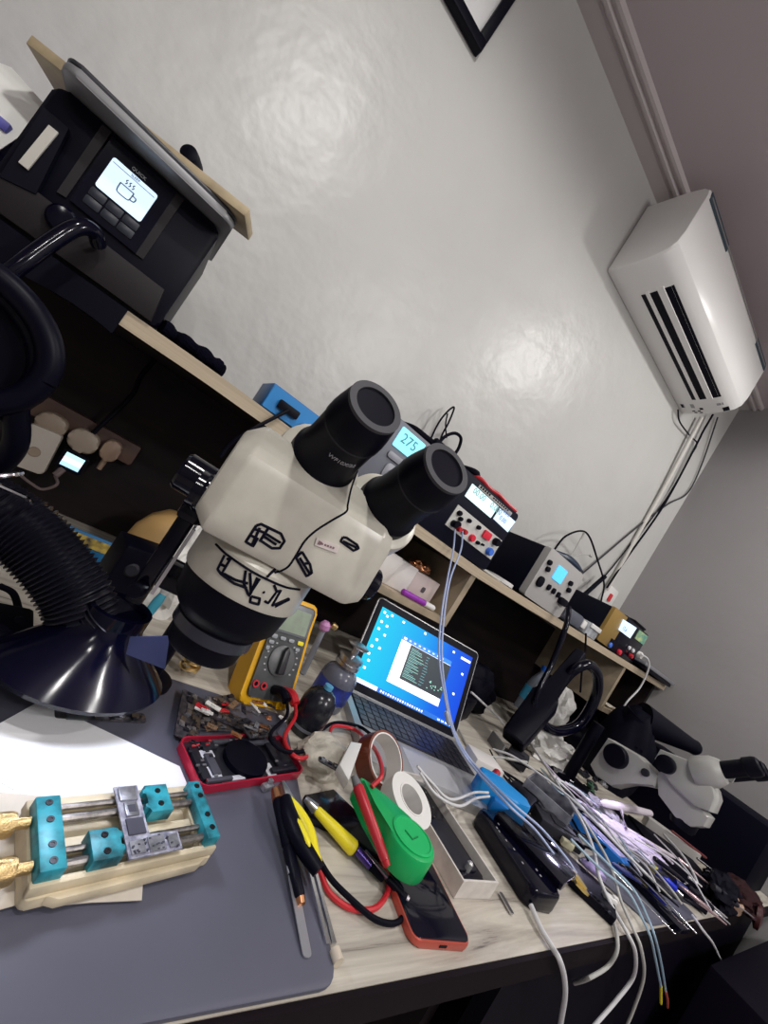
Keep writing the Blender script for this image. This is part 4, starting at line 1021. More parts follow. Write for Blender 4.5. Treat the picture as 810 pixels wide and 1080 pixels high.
# swabs standing in a holder behind
a = Vector((.455, .655, D+.002)); b = at(345, 655, y=.66)
t = thing('flux_syringe', 'slim clear syringe with pink and yellow tip standing behind the solvent bottle', 'syringe', a)
mb = MB(); mb.tube([a, b-(b-a).normalized()*.02], .006, 10, smooth=False); mb.build('barrel', mat('syringe_clear', (.30, .31, .36), .2), t)
mb = MB(); mb.lathe(b-(b-a).normalized()*.019, b-a, [(.008, 0), (.011, .004), (.011, .012), (.006, .018)], 14); mb.build('tip', mat('pink', (.55, .25, .50), .4), t)
mb = MB(); mb.lathe(b+Vector((.012, -.002, -.002)), (1, -.1, -.2), [(.005, 0), (.007, .003), (.006, .012)], 12); mb.build('end_cap', gold, t)

# ---------------------------------------------------------------- boards heap and red phone frame
def pcb(name, label, cat, c, yaw, w, l, seed, m=pcbm, th=.0012, nchip=26, tilt=0.0, outline=None, sc=1.0, group=None):
    rnd = random.Random(seed)
    M = frame(c, yaw, tilt)
    q = thing(name, label, cat, M, group)
    mb = MB(M); mb.prism(outline or rr(w, l, .003), 0, th); mb.build('board', m, q)
    a = MB(M); b = MB(M); g = MB(M)
    for k in range(nchip):
        tw = rnd.uniform(.004, .014)*sc; tl = rnd.uniform(.003, .010)*sc
        x = rnd.uniform(-w/2+tw/2+.001, w/2-tw/2-.001); y = rnd.uniform(-l/2+tl/2+.001, l/2-tl/2-.001)
        (a if k % 3 == 0 else b if k % 3 == 1 else g).box((x, y, th+.0006+.0002*(k % 5)), (tw, tl, .0012+.0004*(k % 4)))
    a.build('chips', chip, q); b.build('shield_cans', shield, q)
    g.build('connectors', mat('conn', (.12, .09, .07), .4, .3), q)
    return q
pcb('circuit_board', 'narrow green-black phone board lying behind the white paper sheet', 'circuit board', at(108, 756, z=TM)+Vector((0, 0, .0005)), R(12), .085, .014, 3, nchip=24, sc=.6)
c = at(80, 757, z=TM)
mb = MB(frame((c.x, c.y, TM+.0004), R(10))); mb.box((0, 0, .0012), (.018, .010, .0024)); tag(mb.build('loose_chip', mat('chip_green', (.07, .08, .09), .3)), 'loose grey chip on the mat at the left of the narrow board', 'chip')
boards = [((200, 755), 80, .085, .030, 11, 'dark phone board on edge of the mat right of the fume hood', .004),
          ((232, 742), 30, .060, .022, 12, 'small populated board leaning on the heap under the microscope', .010),
          ((250, 762), -15, .075, .026, 13, 'brownish phone board at the front of the scrap heap', .007),
          ((228, 765), 12, .07, .02, 14, 'thin black board at the back edge of the red phone frame', .003),
          ((275, 772), 20, .05, .02, 15, 'short board next to the plug of the red test lead', .012)]
for (px, py), yw, w_, l_, sd, lb, h in boards:
    c = at(px, py, z=TM+h); pcb('circuit_board', lb, 'circuit board', c, R(yw), w_, l_, sd, th=.0014, nchip=34, sc=.7, group='scrap phone boards in the heap', tilt=R((sd*7) % 13-4))
rnd = random.Random(5)
for k in range(24):
    px = 205+rnd.uniform(0, 95); py = 735+rnd.uniform(0, 40)+(px-205)*.05
    c = at(px, py, z=TM+.016+rnd.uniform(0, .006))
    mb = MB(frame(c, rnd.uniform(0, 3), rnd.uniform(-.4, .4))); mb.box((0, 0, 0), (rnd.uniform(.008, .02), rnd.uniform(.004, .008), .0015), .0002); mb.box((0, 0, .0014), (.005, .003, .0012))
    tag(mb.build('scrap_part', [shield, copper, chip, mat('flex_brown', (.20, .12, .07), .4), tissue, MATS['white_plastic'], red][k % 7]), 'tiny loose phone part on the heap of scrap boards', 'scrap part', 'loose phone parts on the heap')
mat('scrap_cream', (.66, .60, .50), .6)

FR0, FR1 = at(209, 836, z=TM+.004), at(320, 818, z=TM+.004)
FM = along(FR0, FR1); FM.translation = Vector((FR0.x, FR0.y, TM+.0008)); LX = (FR1-FR0).length
WY = .066
t = thing('phone_shell', 'opened phone shell with red metal rim and dark round coil on the mat', 'phone shell', FM)
redm = mat('red_rim', (.55, .02, .06), .3, .4)
mb = MB(FM)
o_ = rr(LX, WY, .011, (LX/2, WY/2)); i_ = rr(LX-.0036, WY-.0036, .0095, (LX/2, WY/2))
n = len(o_)
vs = [(x, y, 0) for x, y in o_]+[(x, y, .0085) for x, y in o_]+[(x, y, .0085) for x, y in i_]+[(x, y, .001) for x, y in i_]
fs = []
for i in range(4):
    j = (i+1) % 4
    for k in range(n): fs.append((i*n+k, i*n+(k+1) % n, j*n+(k+1) % n, j*n+k))
mb._add(vs, fs); mb.build('rim', redm, t)
MB(FM).prism(i_, .0012, .0022).build('back_plate', mat('shell_dark', (.015, .015, .022), .35), t)
MB(FM).lathe((LX*.50, WY*.48, .0062), (0, 0, 1), [(.0265, -.004), (.0265, .0018), (.001, .002)], 40).build('charging_coil', dark, t)
mb = MB(FM)
for k, (x, y, w, l) in enumerate(((.008, .5, .010, .8), (.022, .45, .010, .5), (.028, .82, .018, .20), (.05, .90, .03, .10), (.86, .5, .026, .8), (.72, .85, .03, .2), (.62, .9, .05, .12), (.18, .12, .03, .08), (.80, .15, .04, .12))):
    cx_ = x*LX if x > .05 else x+.006
    cx_ = min(max(cx_, w/2+.004), LX-w/2-.004); l_ = l*(WY-.012); cy_ = min(max(y*WY, l_/2+.004), WY-l_/2-.004)
    mb.mi = k % 2; mb.box((cx_, cy_, .0042+.0003*k), (w, l_, .0035), .0004)
mb.build('inner_modules', [chip, mat('module_grey', (.07, .07, .09), .35)], t)
for (x, y, w, l) in ((.026, .045, .022, .010), (.025, .020, .018, .016), (.046, .010, .030, .006), (.100, .014, .012, .020), (.030, .057, .012, .004), (.062, .060, .010, .004)):
    mb = MB(FM); mb.box((x, y, .0030+.0001*int(x*1000 % 7)), (w, l, .0015), .0004); mb.build('white_shield', mat('shield_white', (.66, .66, .72), .4), t)
mb = MB(FM); rnd = random.Random(9)
for k in range(30):
    x = rnd.choice((rnd.uniform(.006, .03), rnd.uniform(LX-.035, LX-.006), rnd.uniform(.03, LX-.03))); y = rnd.uniform(.006, WY-.006) if x < .03 or x > LX-.035 else rnd.uniform(WY-.014, WY-.006)
    mb.mi = k % 3; mb.box((x, y, .0072), (.004, .0022, .0012))
mb.build('small_connectors', [shield, mat('red_bits', (.5, .05, .06), .4), darkgrey], t)
# ---------------------------------------------------------------- laptop
v = (.5321, .6275, -.2687, 1.1398, .2897, .186)
c_, s_ = math.cos(v[2]), math.sin(v[2])
U = Vector((c_, s_, 0)); N_ = Vector((s_, -c_, 0))       # N_ towards the user
HB = Vector((v[0], v[1], D+.0006))
LPM = axes(HB, U, -N_, (0, 0, 1))
LW, LDp = .292, .205
t = thing('laptop', 'open silver laptop showing a blue desktop with a program window', 'laptop', LPM)
MB(LPM).prism(rr(LW, LDp, .010, (LW/2, -LDp/2)), 0, .0145, bev=.0015).build('base', silver, t)
MB(LPM).prism(rr(LW-.03, .100, .003, (LW/2, -.062)), .0146, .0150).build('keyboard_deck', dark, t)
keyb = MB(LPM)
for r_ in range(6):
    nk = 14
    for k in range(nk):
        if r_ == 5 and 4 <= k <= 8:
            if k == 4: keyb.box((.016+.0185*6.5, -.106, .0158), (.0185*4.8, .0135, .0014), .0003)
            continue
        keyb.box((.016+.0185*(k+.5)+.001*(r_ % 2), -.020-.0172*r_, .0158), (.0160, .0145, .0014), .0003, seg=1)
keyb.build('keys', mat('key_black', (.016, .015, .022), .4), t)
MB(LPM).prism(rr(.10, .070, .004, (LW/2, -.160)), .0146, .0149).build('trackpad', mat('trackpad', (.46, .46, .48), .35), t)
V_ = (Vector((0, 0, 1))*math.sin(v[3])-N_*math.cos(v[3])).normalized()
SCM = axes(HB+Vector((0, 0, .0145))+(-N_)*.002, U, V_, U.cross(V_))
SH = .192
lid = MB(SCM).prism(rr(LW, SH, .009, (LW/2, SH/2)), -.006, 0, bev=.001).build('lid', silver, t)
MB(SCM).prism(rr(LW-.004, SH-.004, .008, (LW/2, SH/2)), .0002, .0009).build('bezel', dark, t)
def emi(name, col, st=1.0): return mat(name, col, .4, emit=col, es=st)
# desktop picture: the glowing blue gradient is what the screen shows
dm = bpy.data.materials.new('desktop_picture'); dm.use_nodes = True; nt = dm.node_tree; b = nt.nodes['Principled BSDF']
b.inputs['Base Color'].default_value = (.01, .01, .02, 1); b.inputs['Roughness'].default_value = .4; b.inputs['Specular IOR Level'].default_value = .1
tc = nt.nodes.new('ShaderNodeTexCoord'); sx = nt.nodes.new('ShaderNodeSeparateXYZ'); nt.links.new(tc.outputs['Generated'], sx.inputs[0])
ad = nt.nodes.new('ShaderNodeMath'); ad.operation = 'ADD'; nt.links.new(sx.outputs['X'], ad.inputs[0]); 
rp = nt.nodes.new('ShaderNodeValToRGB'); nt.links.new(sx.outputs['X'], rp.inputs['Fac'])
e = rp.color_ramp.elements; e[0].position = 0; e[0].color = (.0, .62, .88, 1); e[1].position = 1; e[1].color = (.0, .07, .75, 1)
x = e.new(.45); x.color = (.0, .38, .86, 1); x = e.new(.75); x.color = (.0, .13, .80, 1)
nt.links.new(rp.outputs['Color'], b.inputs['Emission Color']); b.inputs['Emission Strength'].default_value = 1.0
SW, SHh = LW-.030, SH-.034; sx0, sy0 = .015, .017
dsp = MB(SCM).quad([(sx0, sy0, .0012), (sx0+SW, sy0, .0012), (sx0+SW, sy0+SHh, .0012), (sx0, sy0+SHh, .0012)]).build('display', dm, t, flat=True)
def S(u, w): return (sx0+SW*u, sy0+SHh*w)
def el(mb, u0, u1, w0, w1, zz, mi=0):
    a = S(u0, w0); b = S(u1, w1); mb.mi = mi; mb.quad([(a[0], a[1], zz), (b[0], a[1], zz), (b[0], b[1], zz), (a[0], b[1], zz)])
mb = MB(SCM); el(mb, 0, 1, 0, .055, .00125, 0); el(mb, .0, .22, 0.004, .052, .0013, 1)
rnd = random.Random(3)
for k in range(18): el(mb, .25+.024*k, .25+.024*k+.013, .014, .040, .0013, 1 + (k % 4 == 2))
for k in range(4): el(mb, .83+.04*k, .83+.04*k+.026, .018, .036, .0013, 1)
mb.build('taskbar', [emi('task_blue', (.0, .10, .45)), emi('scr_white', (.92, .95, 1)), emi('scr_grey', (.4, .6, .75))], dsp, flat=True)
mb = MB(SCM); el(mb, .27, .80, .17, .80, .0014, 0); el(mb, .27, .80, .74, .80, .0015, 1); el(mb, .37, .80, .27, .735, .0015, 2); el(mb, .70, .80, .17, .27, .0015, 0)
el(mb, .285, .315, .755, .785, .0016, 0)
for k in range(8): el(mb, .34+.05*k, .34+.05*k+.022, .76, .782, .0016, 3)
mb.build('program_window', [MATS['scr_white'], emi('win_blue', (.01, .16, .80)), emi('console', (.004, .012, .02)), emi('win_pale', (.45, .62, .95))], dsp, flat=True)
mb = MB(SCM)
for k in range(22):
    w0 = .70-.0185*k; el(mb, .385, .385+rnd.uniform(.05, .16), w0, w0+.006, .0016, k % 2)
    if k % 2: el(mb, .55, .55+rnd.uniform(.02, .05), w0, w0+.006, .0016, 0)
for k in range(16): a = rnd.uniform(.62, .78); w0 = rnd.uniform(.30, .42); el(mb, a, a+.012, w0, w0+.012, .0016, 1)
mb.build('console_text', [emi('con_a', (.10, .30, .34)), emi('con_b', (.22, .50, .42))], dsp, flat=True)
for (u, w_) in ((.025, .93), (.06, .90), (.10, .94), (.03, .80), (.09, .78), (.03, .70), (.10, .66), (.05, .56), (.03, .46), (.10, .48), (.03, .36), (.05, .28), (.04, .18), (.22, .94), (.45, .95), (.78, .92), (.93, .70), (.90, .40)):
    mb = MB(SCM); el(mb, u, u+.022, w_, w_+.030, .0014, 0); mb.build('desktop_icon', MATS['scr_white'], dsp, flat=True)
mb = MB(SCM); el(mb, .88, .99, .90, .935, .0014, 0); mb.build('desktop_widget', MATS['scr_white'], dsp, flat=True)

# ---------------------------------------------------------------- tapes, green tape case
T1 = at(402, 803, z=D+.034)
tz = Vector((.50, .395, D))
def roll(nm, label, px, py, z, ro, ri, h, m, core, axis=(0, 0, 1)):
    c = at(px, py, z=z); a = Vector(axis).normalized(); q = thing(nm, label, 'tape', c)
    MB().ring(c-a*h/2, a, ri+.002, ro, h, 48).build('tape', m, q); MB().ring(c-a*(h/2+.0006), a, ri, ri+.0018, h+.0012, 48).build('core', core, q)
roll('kapton_tape_roll', 'amber tape roll on a white core behind the white tape roll', 400, 802, D+.038, .036, .031, .026, mat('kapton', (.17, .035, .015), .25), white, (.05, -.62, .78))
roll('white_tape_roll', 'white tape roll with thick core lying against the amber roll', 428, 848, D+.036, .034, .018, .022, white, mat('core_white', (.82, .80, .78), .4), (.05, -.30, .95))
a, b = at(386, 838, z=D+.044), at(434, 896, z=D+.044)
GM = along(a, b); GL = (b-a).length
t = thing('green_tape_measure', 'bright green teardrop plastic case lying over the red probe', 'plastic case', GM)
prof_ = []
R2 = .0290; 
for k in range(25):
    an = R(-125+250*k/24); prof_.append((GL-.006+R2*math.cos(an), R2*math.sin(an)))
prof_ += [(.02, .0115), (-.012, .005), (-.016, 0), (-.012, -.005), (.02, -.0115)]
MB(GM).prism(prof_, -.018, .010, bev=.004).build('case', green, t)
MB(GM).lathe((GL-.006, 0, .0102), (0, 0, 1), [(.0245, 0), (.0245, .0014), (.022, .002), (.0215, .001), (.001, .001)], 36).build('lid', mat('green_lid', (.01, .50, .14), .35), t)
mb = MB(GM); mb.tube([(GL-.014, -.006, .0115), (GL-.003, -.007, .0115), (GL-.002, .005, .0115)], .0009, 6, smooth=False); mb.build('embossed_mark', mat('green_dark', (.005, .22, .06), .4), t)

# red phone front right of the green case
pB0, pB1 = at(437, 992, z=D+.008), at(496, 997, z=D+.008)
a = Vector((pB0.x+.004, pB0.y, D)); 
up_ = (at(398, 865, z=D+.008)-pB0); 
PM = axes((pB0.x, pB0.y, D+.0006), Vector((pB1.x-pB0.x, pB1.y-pB0.y, 0)), Vector((-(pB1.y-pB0.y), pB1.x-pB0.x, 0)), (0, 0, 1))
pw = (pB1-pB0).length+.004
t = thing('phone', 'black-screened smartphone with coral red rim near the desk front', 'phone', PM)
MB(PM).prism(rr(pw, .150, .010, (pw/2, .075)), 0, .0075, bev=.0022).build('body', mat('coral', (.55, .10, .07), .3, .3), t)
MB(PM).prism(rr(pw-.004, .146, .008, (pw/2, .075)), .0076, .0084, bev=.0003).build('screen', mat('phone_glass', (.004, .004, .012), .06), t)
mb = MB(PM); mb.box((pw/2, -.0002, .0038), (.010, .0006, .0026)); mb.build('charge_port', dark, t)

# white tray box with black phone
q0, q1 = at(493, 944, z=D), at(524, 946, z=D+.002)
bl = at(446, 828, z=D+.02)
p3 = at(489, 930, z=D+.022); p4 = at(526, 932, z=D+.022); p5 = at(443, 835, z=D+.022)
ud = (p4-p3); ud.z = 0; wl = ud.length; ud.normalize()
TMt = axes((p3.x, p3.y, D+.0006), ud, (-ud.y, ud.x, 0), (0, 0, 1)); tl = .165
t = thing('white_tray', 'white carton tray holding phone parts right of the green case', 'tray', TMt)
th = .0028; H_ = .022
mb = MB(TMt); mb.b2(0, wl, 0, tl, 0, .002); mb.b2(0, th, 0, tl, .002, H_); mb.b2(wl-th, wl, 0, tl, .002, H_); mb.b2(th, wl-th, 0, th, .002, H_); mb.b2(th, wl-th, tl-th, tl, .002, H_)
mb.build('tray', mat('carton_tray', (.70, .66, .62), .5, noise=.15, nscale=60), t)
PT = TMt @ Matrix.Translation((th+.002, .012, .0026))
t = thing('dark_phone', 'black phone back lying inside the white carton tray', 'phone', PT)
iw = wl-2*th-.004
MB(PT).prism(rr(iw, .145, .006, (iw/2, .0725)), 0, .0085, bev=.002).build('body', gloss, t)
mb = MB(PT); mb.prism(rr(iw*.72, .070, .004, (iw*.52, .045)), .0086, .0110, bev=.001); mb.build('dark_pack', chip, t)
mb = MB(PT); rnd = random.Random(2)
for k in range(14): mb.box((rnd.uniform(.005, iw-.006), rnd.uniform(.008, .138), .0118 if False else .0092), (.003, .0018, .001))
mb.build('small_screws', steel, t)
MB(PT).lathe((iw*.55, .012, .0087), (0, 0, 1), [(.004, 0), (.004, .010), (.002, .012)], 14).build('metal_pin', silver, t)

# ---------------------------------------------------------------- hand tools on the mat edge
def rodthing(nm, label, cat, p0, p1, segs, group=None):
    """a tool made of turned sections: (name, material, profile fractions) along p0->p1"""
    q = thing(nm, label, cat, p0, group); L = (p1-p0).length; d = p1-p0
    for (pn, m_, f0, f1, ra, rb) in segs:
        mm = (ra+rb)/2
        MB().lathe(p0+d*f0, d, [(ra*.8, 0), (ra, L*(f1-f0)*.04), (mm, L*(f1-f0)*.5), (rb, L*(f1-f0)*.96), (rb*.8, L*(f1-f0))], 14).build(pn, m_, q)
    return q
def flat_tool(nm, label, cat, p0, p1, w0, w1, th, m_, tipn=None, roll=0.0):
    M = along(p0, p1, roll); L = (p1-p0).length
    o = MB(M).prism(rounded([(0, -w0/2), (L*.5, -w0/2), (L, -w1/2), (L, w1/2), (L*.5, w0/2), (0, w0/2)], min(w0, w1)*.3, 3), 0, th).build(nm, m_)
    return tag(o, label, cat)
# steel spatula
a, b = at(294, 850, z=TM+.012), at(324, 1011, z=TM+.0005)
t = thing('steel_spatula', 'long flat steel spatula with rounded end on the mat edge', 'spatula', b)
M = along(a, b); L = (b-a).length
MB(M).prism(rounded([(L*.52, -.0042), (L, -.0042), (L, .0042), (L*.52, .0042)], .0038, 5), 0, .0011).build('blade', mat('steel_brushed', (.42, .42, .46), .33, .7), t)
MB(M).prism([(0, -.0028), (L*.525, -.0045), (L*.525, .0045), (0, .0028)], .0, .0022, bev=.0004).build('shank', mat('steel_light', (.60, .60, .64), .3, .7), t)
# soldering brush pen with copper tip
a, b = at(290, 832, z=TM+.018), at(318, 955, z=TM+.005)
rodthing('soldering_iron', 'black soldering iron with copper tip lying beside the steel spatula', 'soldering iron', b, a, [('tip', copper, 0, .05, .0035, .0045), ('sleeve', black, .05, .45, .0050, .0055), ('shaft', rubber, .45, .88, .0055, .0055), ('cap', copper, .88, 1, .0055, .0045)])
# black/yellow nippers: two handles and a head
a, b = at(304, 842, z=TM+.022), at(334, 912, z=TM+.018)
M = along(a, b); L = (b-a).length
t = thing('cutting_nippers', 'yellow and black handled nippers crossing the soldering iron', 'nippers', M)
ctl = [(0, .000), (L*.25, .008), (L*.55, .010), (L*.85, .004), (L, .0035)]
mb = MB(M); mb.tube([(x, y*.9-.002, 0) for x, y in ctl], lambda u: .0045+.0018*math.sin(u*3), 12); mb.build('yellow_grip', yellow, t)
mb = MB(M); mb.tube([(0, -.004, 0), (L*.3, -.009, .001), (L*.7, -.009, .001), (L*1.08, -.001, .0)], lambda u: .0060+.002*math.sin(u*3), 12); grip = mb.build('black_grip', black, t)
mb = MB(M); mb.lathe((L*.42, -.009, .0075), (1, .03, 0), [(.001, 0), (.0028, .004), (.003, .014), (.0028, .024), (.001, .028)], 12); mb.build('yellow_inlay', yellow, grip)
mb = MB(M); mb.prism([(-.018, -.003), (.004, -.007), (.004, .005), (-.018, .001)], -.004, .004, bev=.001); mb.build('jaws', steel, t)
# second yellow-handled tool
a, b = at(322, 842, z=TM+.018), at(374, 896, z=D+.010)
rodthing('yellow_tweezer_tool', 'tool with smooth yellow handle pointing to the green case', 'tool', a, b, [('head', steel, 0, .22, .003, .0055), ('handle', yellow, .22, 1, .0048, .0078)])
# silver U-channel / tweezers
a, b = at(312, 850, z=TM+.012), at(349, 996, z=D+.004)
M = along(a, b); L = (b-a).length
t = thing('steel_tweezers', 'long polished steel tweezers over the right edge of the mat', 'tweezers', M)
for s in (-1, 1):
    MB(M).prism([(0, s*.0030-.0014), (L*.9, s*.0032-.0018), (L, s*.0028-.0024), (L, s*.0028+.0024), (L*.9, s*.0032+.0018), (0, s*.003+.0014)], -.001, .0012).build('arm', chrome, t)
c = at(352, 1003, z=D+.004)
mb = MB(); d_ = (b-a).normalized(); mb.lathe(Vector((c.x, c.y, D+.0050)), Vector((d_.x, d_.y, 0)), [(.0045, 0), (.0045, .009)], 12); tag(mb.build('wood_stub', mat('stub_wood', (.60, .52, .42), .5)), 'short pale stub beside the end of the steel tweezers', 'stub')
a, b = at(281, 812, z=TM+.0005), at(275, 838, z=TM+.0005)
mb = MB(frame(at(280, 832, z=TM+.0005), .4)); mb.box((0, 0, .003), (.014, .008, .006), .001); mb.box((.004, .002, .0075), (.006, .005, .003), .0005)
tag(mb.build('metal_clip', shield), 'small metal clip on the mat in front of the red phone shell', 'clip')
# red probe and black probe with leads
a, b = at(373, 818, z=D+.062), at(409, 914, z=D+.030)
rodthing('red_probe', 'red meter probe lying left of the green case', 'probe', b, a, [('tip_guard', red, 0, .06, .0036, .0045), ('body', mat('probe_red', (.50, .02, .035), .35), .06, .88, .0050, .0062), ('strain_relief', midgrey, .88, 1, .0050, .0035)])
mb = MB(); mb.tube([at(410, 917, z=D+.007), at(409, 940, z=D+.004), at(395, 958, z=D+.0035), at(370, 958, z=D+.0035), at(348, 942, z=D+.0035), at(338, 920, z=D+.006), at(333, 905, z=D+.009)], .0027, 8)
tag(mb.build('red_lead', MATS['red_lead']), 'red lead looping on the bare desk below the red probe', 'cable')
mb = MB(); mb.tube([at(336, 906, z=D+.0115), at(350, 928, z=D+.009), at(372, 950, z=D+.009), at(395, 969, z=D+.0065), at(415, 974, z=D+.0035), at(426, 965, z=D+.0035), at(428, 948, z=D+.0045), at(424, 935, z=D+.006)], .0027, 8)
tag(mb.build('black_lead', rubber), 'black lead crossing over the red lead loop on the bare desk', 'cable')
a, b = at(376, 896, z=D+.012), at(404, 928, z=D+.007)
rodthing('purple_screwdriver', 'slim purple precision screwdriver lying between the two test leads', 'screwdriver', a, b, [('handle', mat('purple_metal', (.07, .04, .22), .25, .6), 0, .55, .0045, .0045), ('grip', rubber, .55, 1, .0042, .0030)])
a, b = at(384, 898, z=D+.014), at(430, 950, z=D+.007)
rodthing('silver_screwdriver', 'slim mauve metal screwdriver with ringed end touching the red-rimmed phone', 'screwdriver', a, b, [('shaft', mat('mauve_metal', (.35, .25, .33), .25, .8), 0, .55, .0026, .0026), ('grip', black, .55, .95, .0040, .0042), ('collar', chrome, .95, 1, .0044, .0040)])
# dark phone flat under the tools
c = at(355, 845, z=D+.006)
P = [at(px, py, z=D+.008) for px, py in ((322, 838), (352, 832), (418, 895), (400, 905), (378, 896), (352, 872), (326, 862))]; mb = MB(); mb.prism([(p.x, p.y) for p in P], D+.0008, D+.008, bev=.001); o = mb.build('dark_glass_screen', gloss); tag(o, 'black glass screen lying under the yellow tools and red probe', 'screen')
# crumpled bag with chip behind the tape
c = at(345, 803, z=D+.01)
mb = MB(); mb.blob((c.x-.005, c.y+.005, D+.012), (.044, .034, .022), 8, .22, 2.2, rz=.4); tag(mb.build('cream_pouch', mat('pouch', (.58, .54, .46), .6, noise=.3, nscale=40, bump=.5, bscale=60)), 'crumpled cream pouch between the multimeter leads and the amber tape roll', 'pouch')
pcb('circuit_board', 'tiny dark board lying on the cream pouch', 'circuit board', at(346, 806, z=D+.036), R(-25), .028, .010, 30, nchip=8, sc=.5)
mb = MB(); c = at(376, 800, z=D+.045); P = [at(358, 806, z=D+.05), at(370, 782, z=D+.05), at(382, 784, z=D+.05), at(368, 824, z=D+.05)]
mb.prism([(p.x, p.y) for p in P], D+.038, D+.0505, bev=.002)
tag(mb.build('angled_fitting', white), 'white angular plastic fitting left of the amber tape roll', 'fitting')

# ---------------------------------------------------------------- centre-right clutter
def slab(nm, label, cat, px0, px1, w, th, z0, m_, side=1, rad=.004, bev=.001, tilt=0):
    """a flat box whose front edge runs between two photo points on the plane z0"""
    a, b = at(*px0, z=z0), at(*px1, z=z0); M = along(a, b); L = (b-a).length
    return tag(MB(M).prism(rr(L, w, rad, (L/2, side*w/2)), 0, th, bev=bev).build(nm, m_), label, cat)
# black adapter brick & dark phones
a, b = at(497, 862, z=D+.006), at(556, 955, z=D+.006)
M = along(a, b); L = (b-a).length
t = thing('black_charger', 'long black charger case with white cable right of the white tray', 'charger', M)
MB(M).prism(rr(L, .062, .012, (L/2, .031)), -.005, .020, bev=.004).build('case', gloss, t)
mb = MB(M); rnd = random.Random(4)
for k in range(9): mb.box((rnd.uniform(.02, L-.02), rnd.uniform(.008, .05), .0202), (.003, .002, .0006))
mb.build('scuff_mark', greyink, t)
slab('dark_tablet', 'black glass phone leaning behind the long black charger', 'phone', (520, 862), (590, 940), .07, .010, D+.026, gloss)
slab('black_case', 'black flat case on the desk left of the crocodile clips', 'case', (566, 902), (646, 978), .075, .012, D+.001, black)
slab('tool_pouch', 'wide black tool pouch lying flat at the foot of the large black box', 'pouch', (690, 905), (770, 962), .16, .014, D+.0045, rubber)
slab('black_folder', 'black flat folder between the blue box and the second microscope', 'folder', (628, 868), (700, 905), .12, .010, D+.0035, black)
mb = MB(); a = at(527, 942, z=D+.002); b = at(540, 965, z=D+.002); M = along(a, b); mb.M = M; mb.prism(rr((b-a).length, .006, .002, ((b-a).length/2, 0)), 0, .002)
tag(mb.build('metal_strip', steel), 'small steel strip on the desk at the corner of the white tray', 'strip')
# blue plug with white wires
a, b = at(505, 838, z=D+.020), at(545, 868, z=D+.020)
M = along(a, b); L = (b-a).length
t = thing('blue_adapter', 'bright blue plastic adapter box in front of the laptop corner', 'adapter', M)
MB(M).prism(rounded([(-.01, 0), (L*.75, -.008), (L+.012, .010), (L+.012, .040), (L*.4, .052), (-.01, .040)], .006, 3), -.012, .030, bev=.004).build('case', mat('bright_blue', (.01, .27, .70), .35), t)
MB(M).box((L*.45, -.012, .006), (.03, .018, .024), .006).build('plug_nose', mat('blue_mid', (.008, .16, .50), .35), t)
mb = MB(); c = at(512, 812, z=D+.015); mb.M = frame((c.x, c.y+.012, D+.0006), R(-20)); mb.box((0, 0, .016), (.07, .05, .032), .002); tag(mb.build('white_carton', boxw), 'small white carton behind the bright blue adapter', 'box')
mb = MB(); c = at(522, 818, z=D+.035); mb.lathe((c.x, c.y, D+.0332), (.2, .1, 1), [(.006, 0), (.008, .004), (.006, .012), (.002, .014)], 14); tag(mb.build('red_connector', red), 'small red connector standing on the white carton', 'connector')
# clear plastic tray
a, b = at(545, 838, z=D+.004), at(592, 882, z=D+.004)
M = along(a, b); L = (b-a).length
clear = mat('frosted_plastic', (.30, .31, .35), .25, noise=.5, nscale=40, alpha=.85, col2=(.14, .14, .18))
t = thing('clear_tray', 'frosted clear plastic tray with dark parts beside the blue adapter', 'tray', M)
mb = MB(M); wd_ = .085
mb.b2(0, L, 0, .003, 0, .040, .001); mb.b2(0, L, wd_, wd_+.003, 0, .040, .001); mb.b2(0, .003, .003, wd_, 0, .040); mb.b2(L-.003, L, .003, wd_, 0, .040); mb.b2(0, L, 0, wd_, -.003, 0)
mb.build('tray', clear, t)
for k in range(9):
    rnd = random.Random(k+40); c = M @ Vector((rnd.uniform(.02, L-.02), rnd.uniform(.016, wd_-.016), .006))
    mb = MB(frame(c, rnd.uniform(0, 3), rnd.uniform(-.3, .3))); mb.box((0, 0, .004), (.026, .012, .006), .001); mb.box((.004, 0, .0085), (.008, .006, .003))
    tag(mb.build('dark_component', [chip, darkgrey, mat('dirty_white', (.4, .4, .38), .5)][k % 3]), 'small component lying inside the frosted clear tray', 'component', 'components in the clear tray')
# black hot air stand block (behind the laptop corner) and hanging hose
a, b = at(520, 782, z=D+.02), at(592, 700, y=.70)
t = thing('hot_air_gun', 'black hot air handpiece on a grey stand right of the laptop', 'hot air gun', (1.0, .62, D))
hA, hB_ = at(540, 782, y=.57), at(612, 690, y=.635)
M = along(hA, hB_)
LL = (hB_-hA).length
mb = MB(M); mb.prism(rounded([(0, -.03), (LL*.45, -.036), (LL*.5, -.020), (LL, -.016), (LL, .016), (LL*.5, .020), (LL*.45, .036), (0, .03)], .008, 3), -.024, .024, bev=.006); mb.build('handpiece', black, t)
mb = MB(M); mb.box((LL*.25, .0, -.0252), (.06, .03, .002)); mb.lathe((LL*.18, -.012, -.0245), (0, 0, -1), [(.004, 0), (.004, .003)], 12); mb.build('badge', gloss, t)
sb = at(545, 808, z=D)
mb = MB(frame((hA.x+.01, hA.y+.01, D+.0006), R(-18))); mb.b2(-.035, .05, -.03, .03, 0, .006, .001); mb.b2(-.035, -.029, -.03, .03, .006, max(.02, hA.z-D-.012), .001); mb.build('stand', midgrey, t)
mb = MB()
y1 = .58
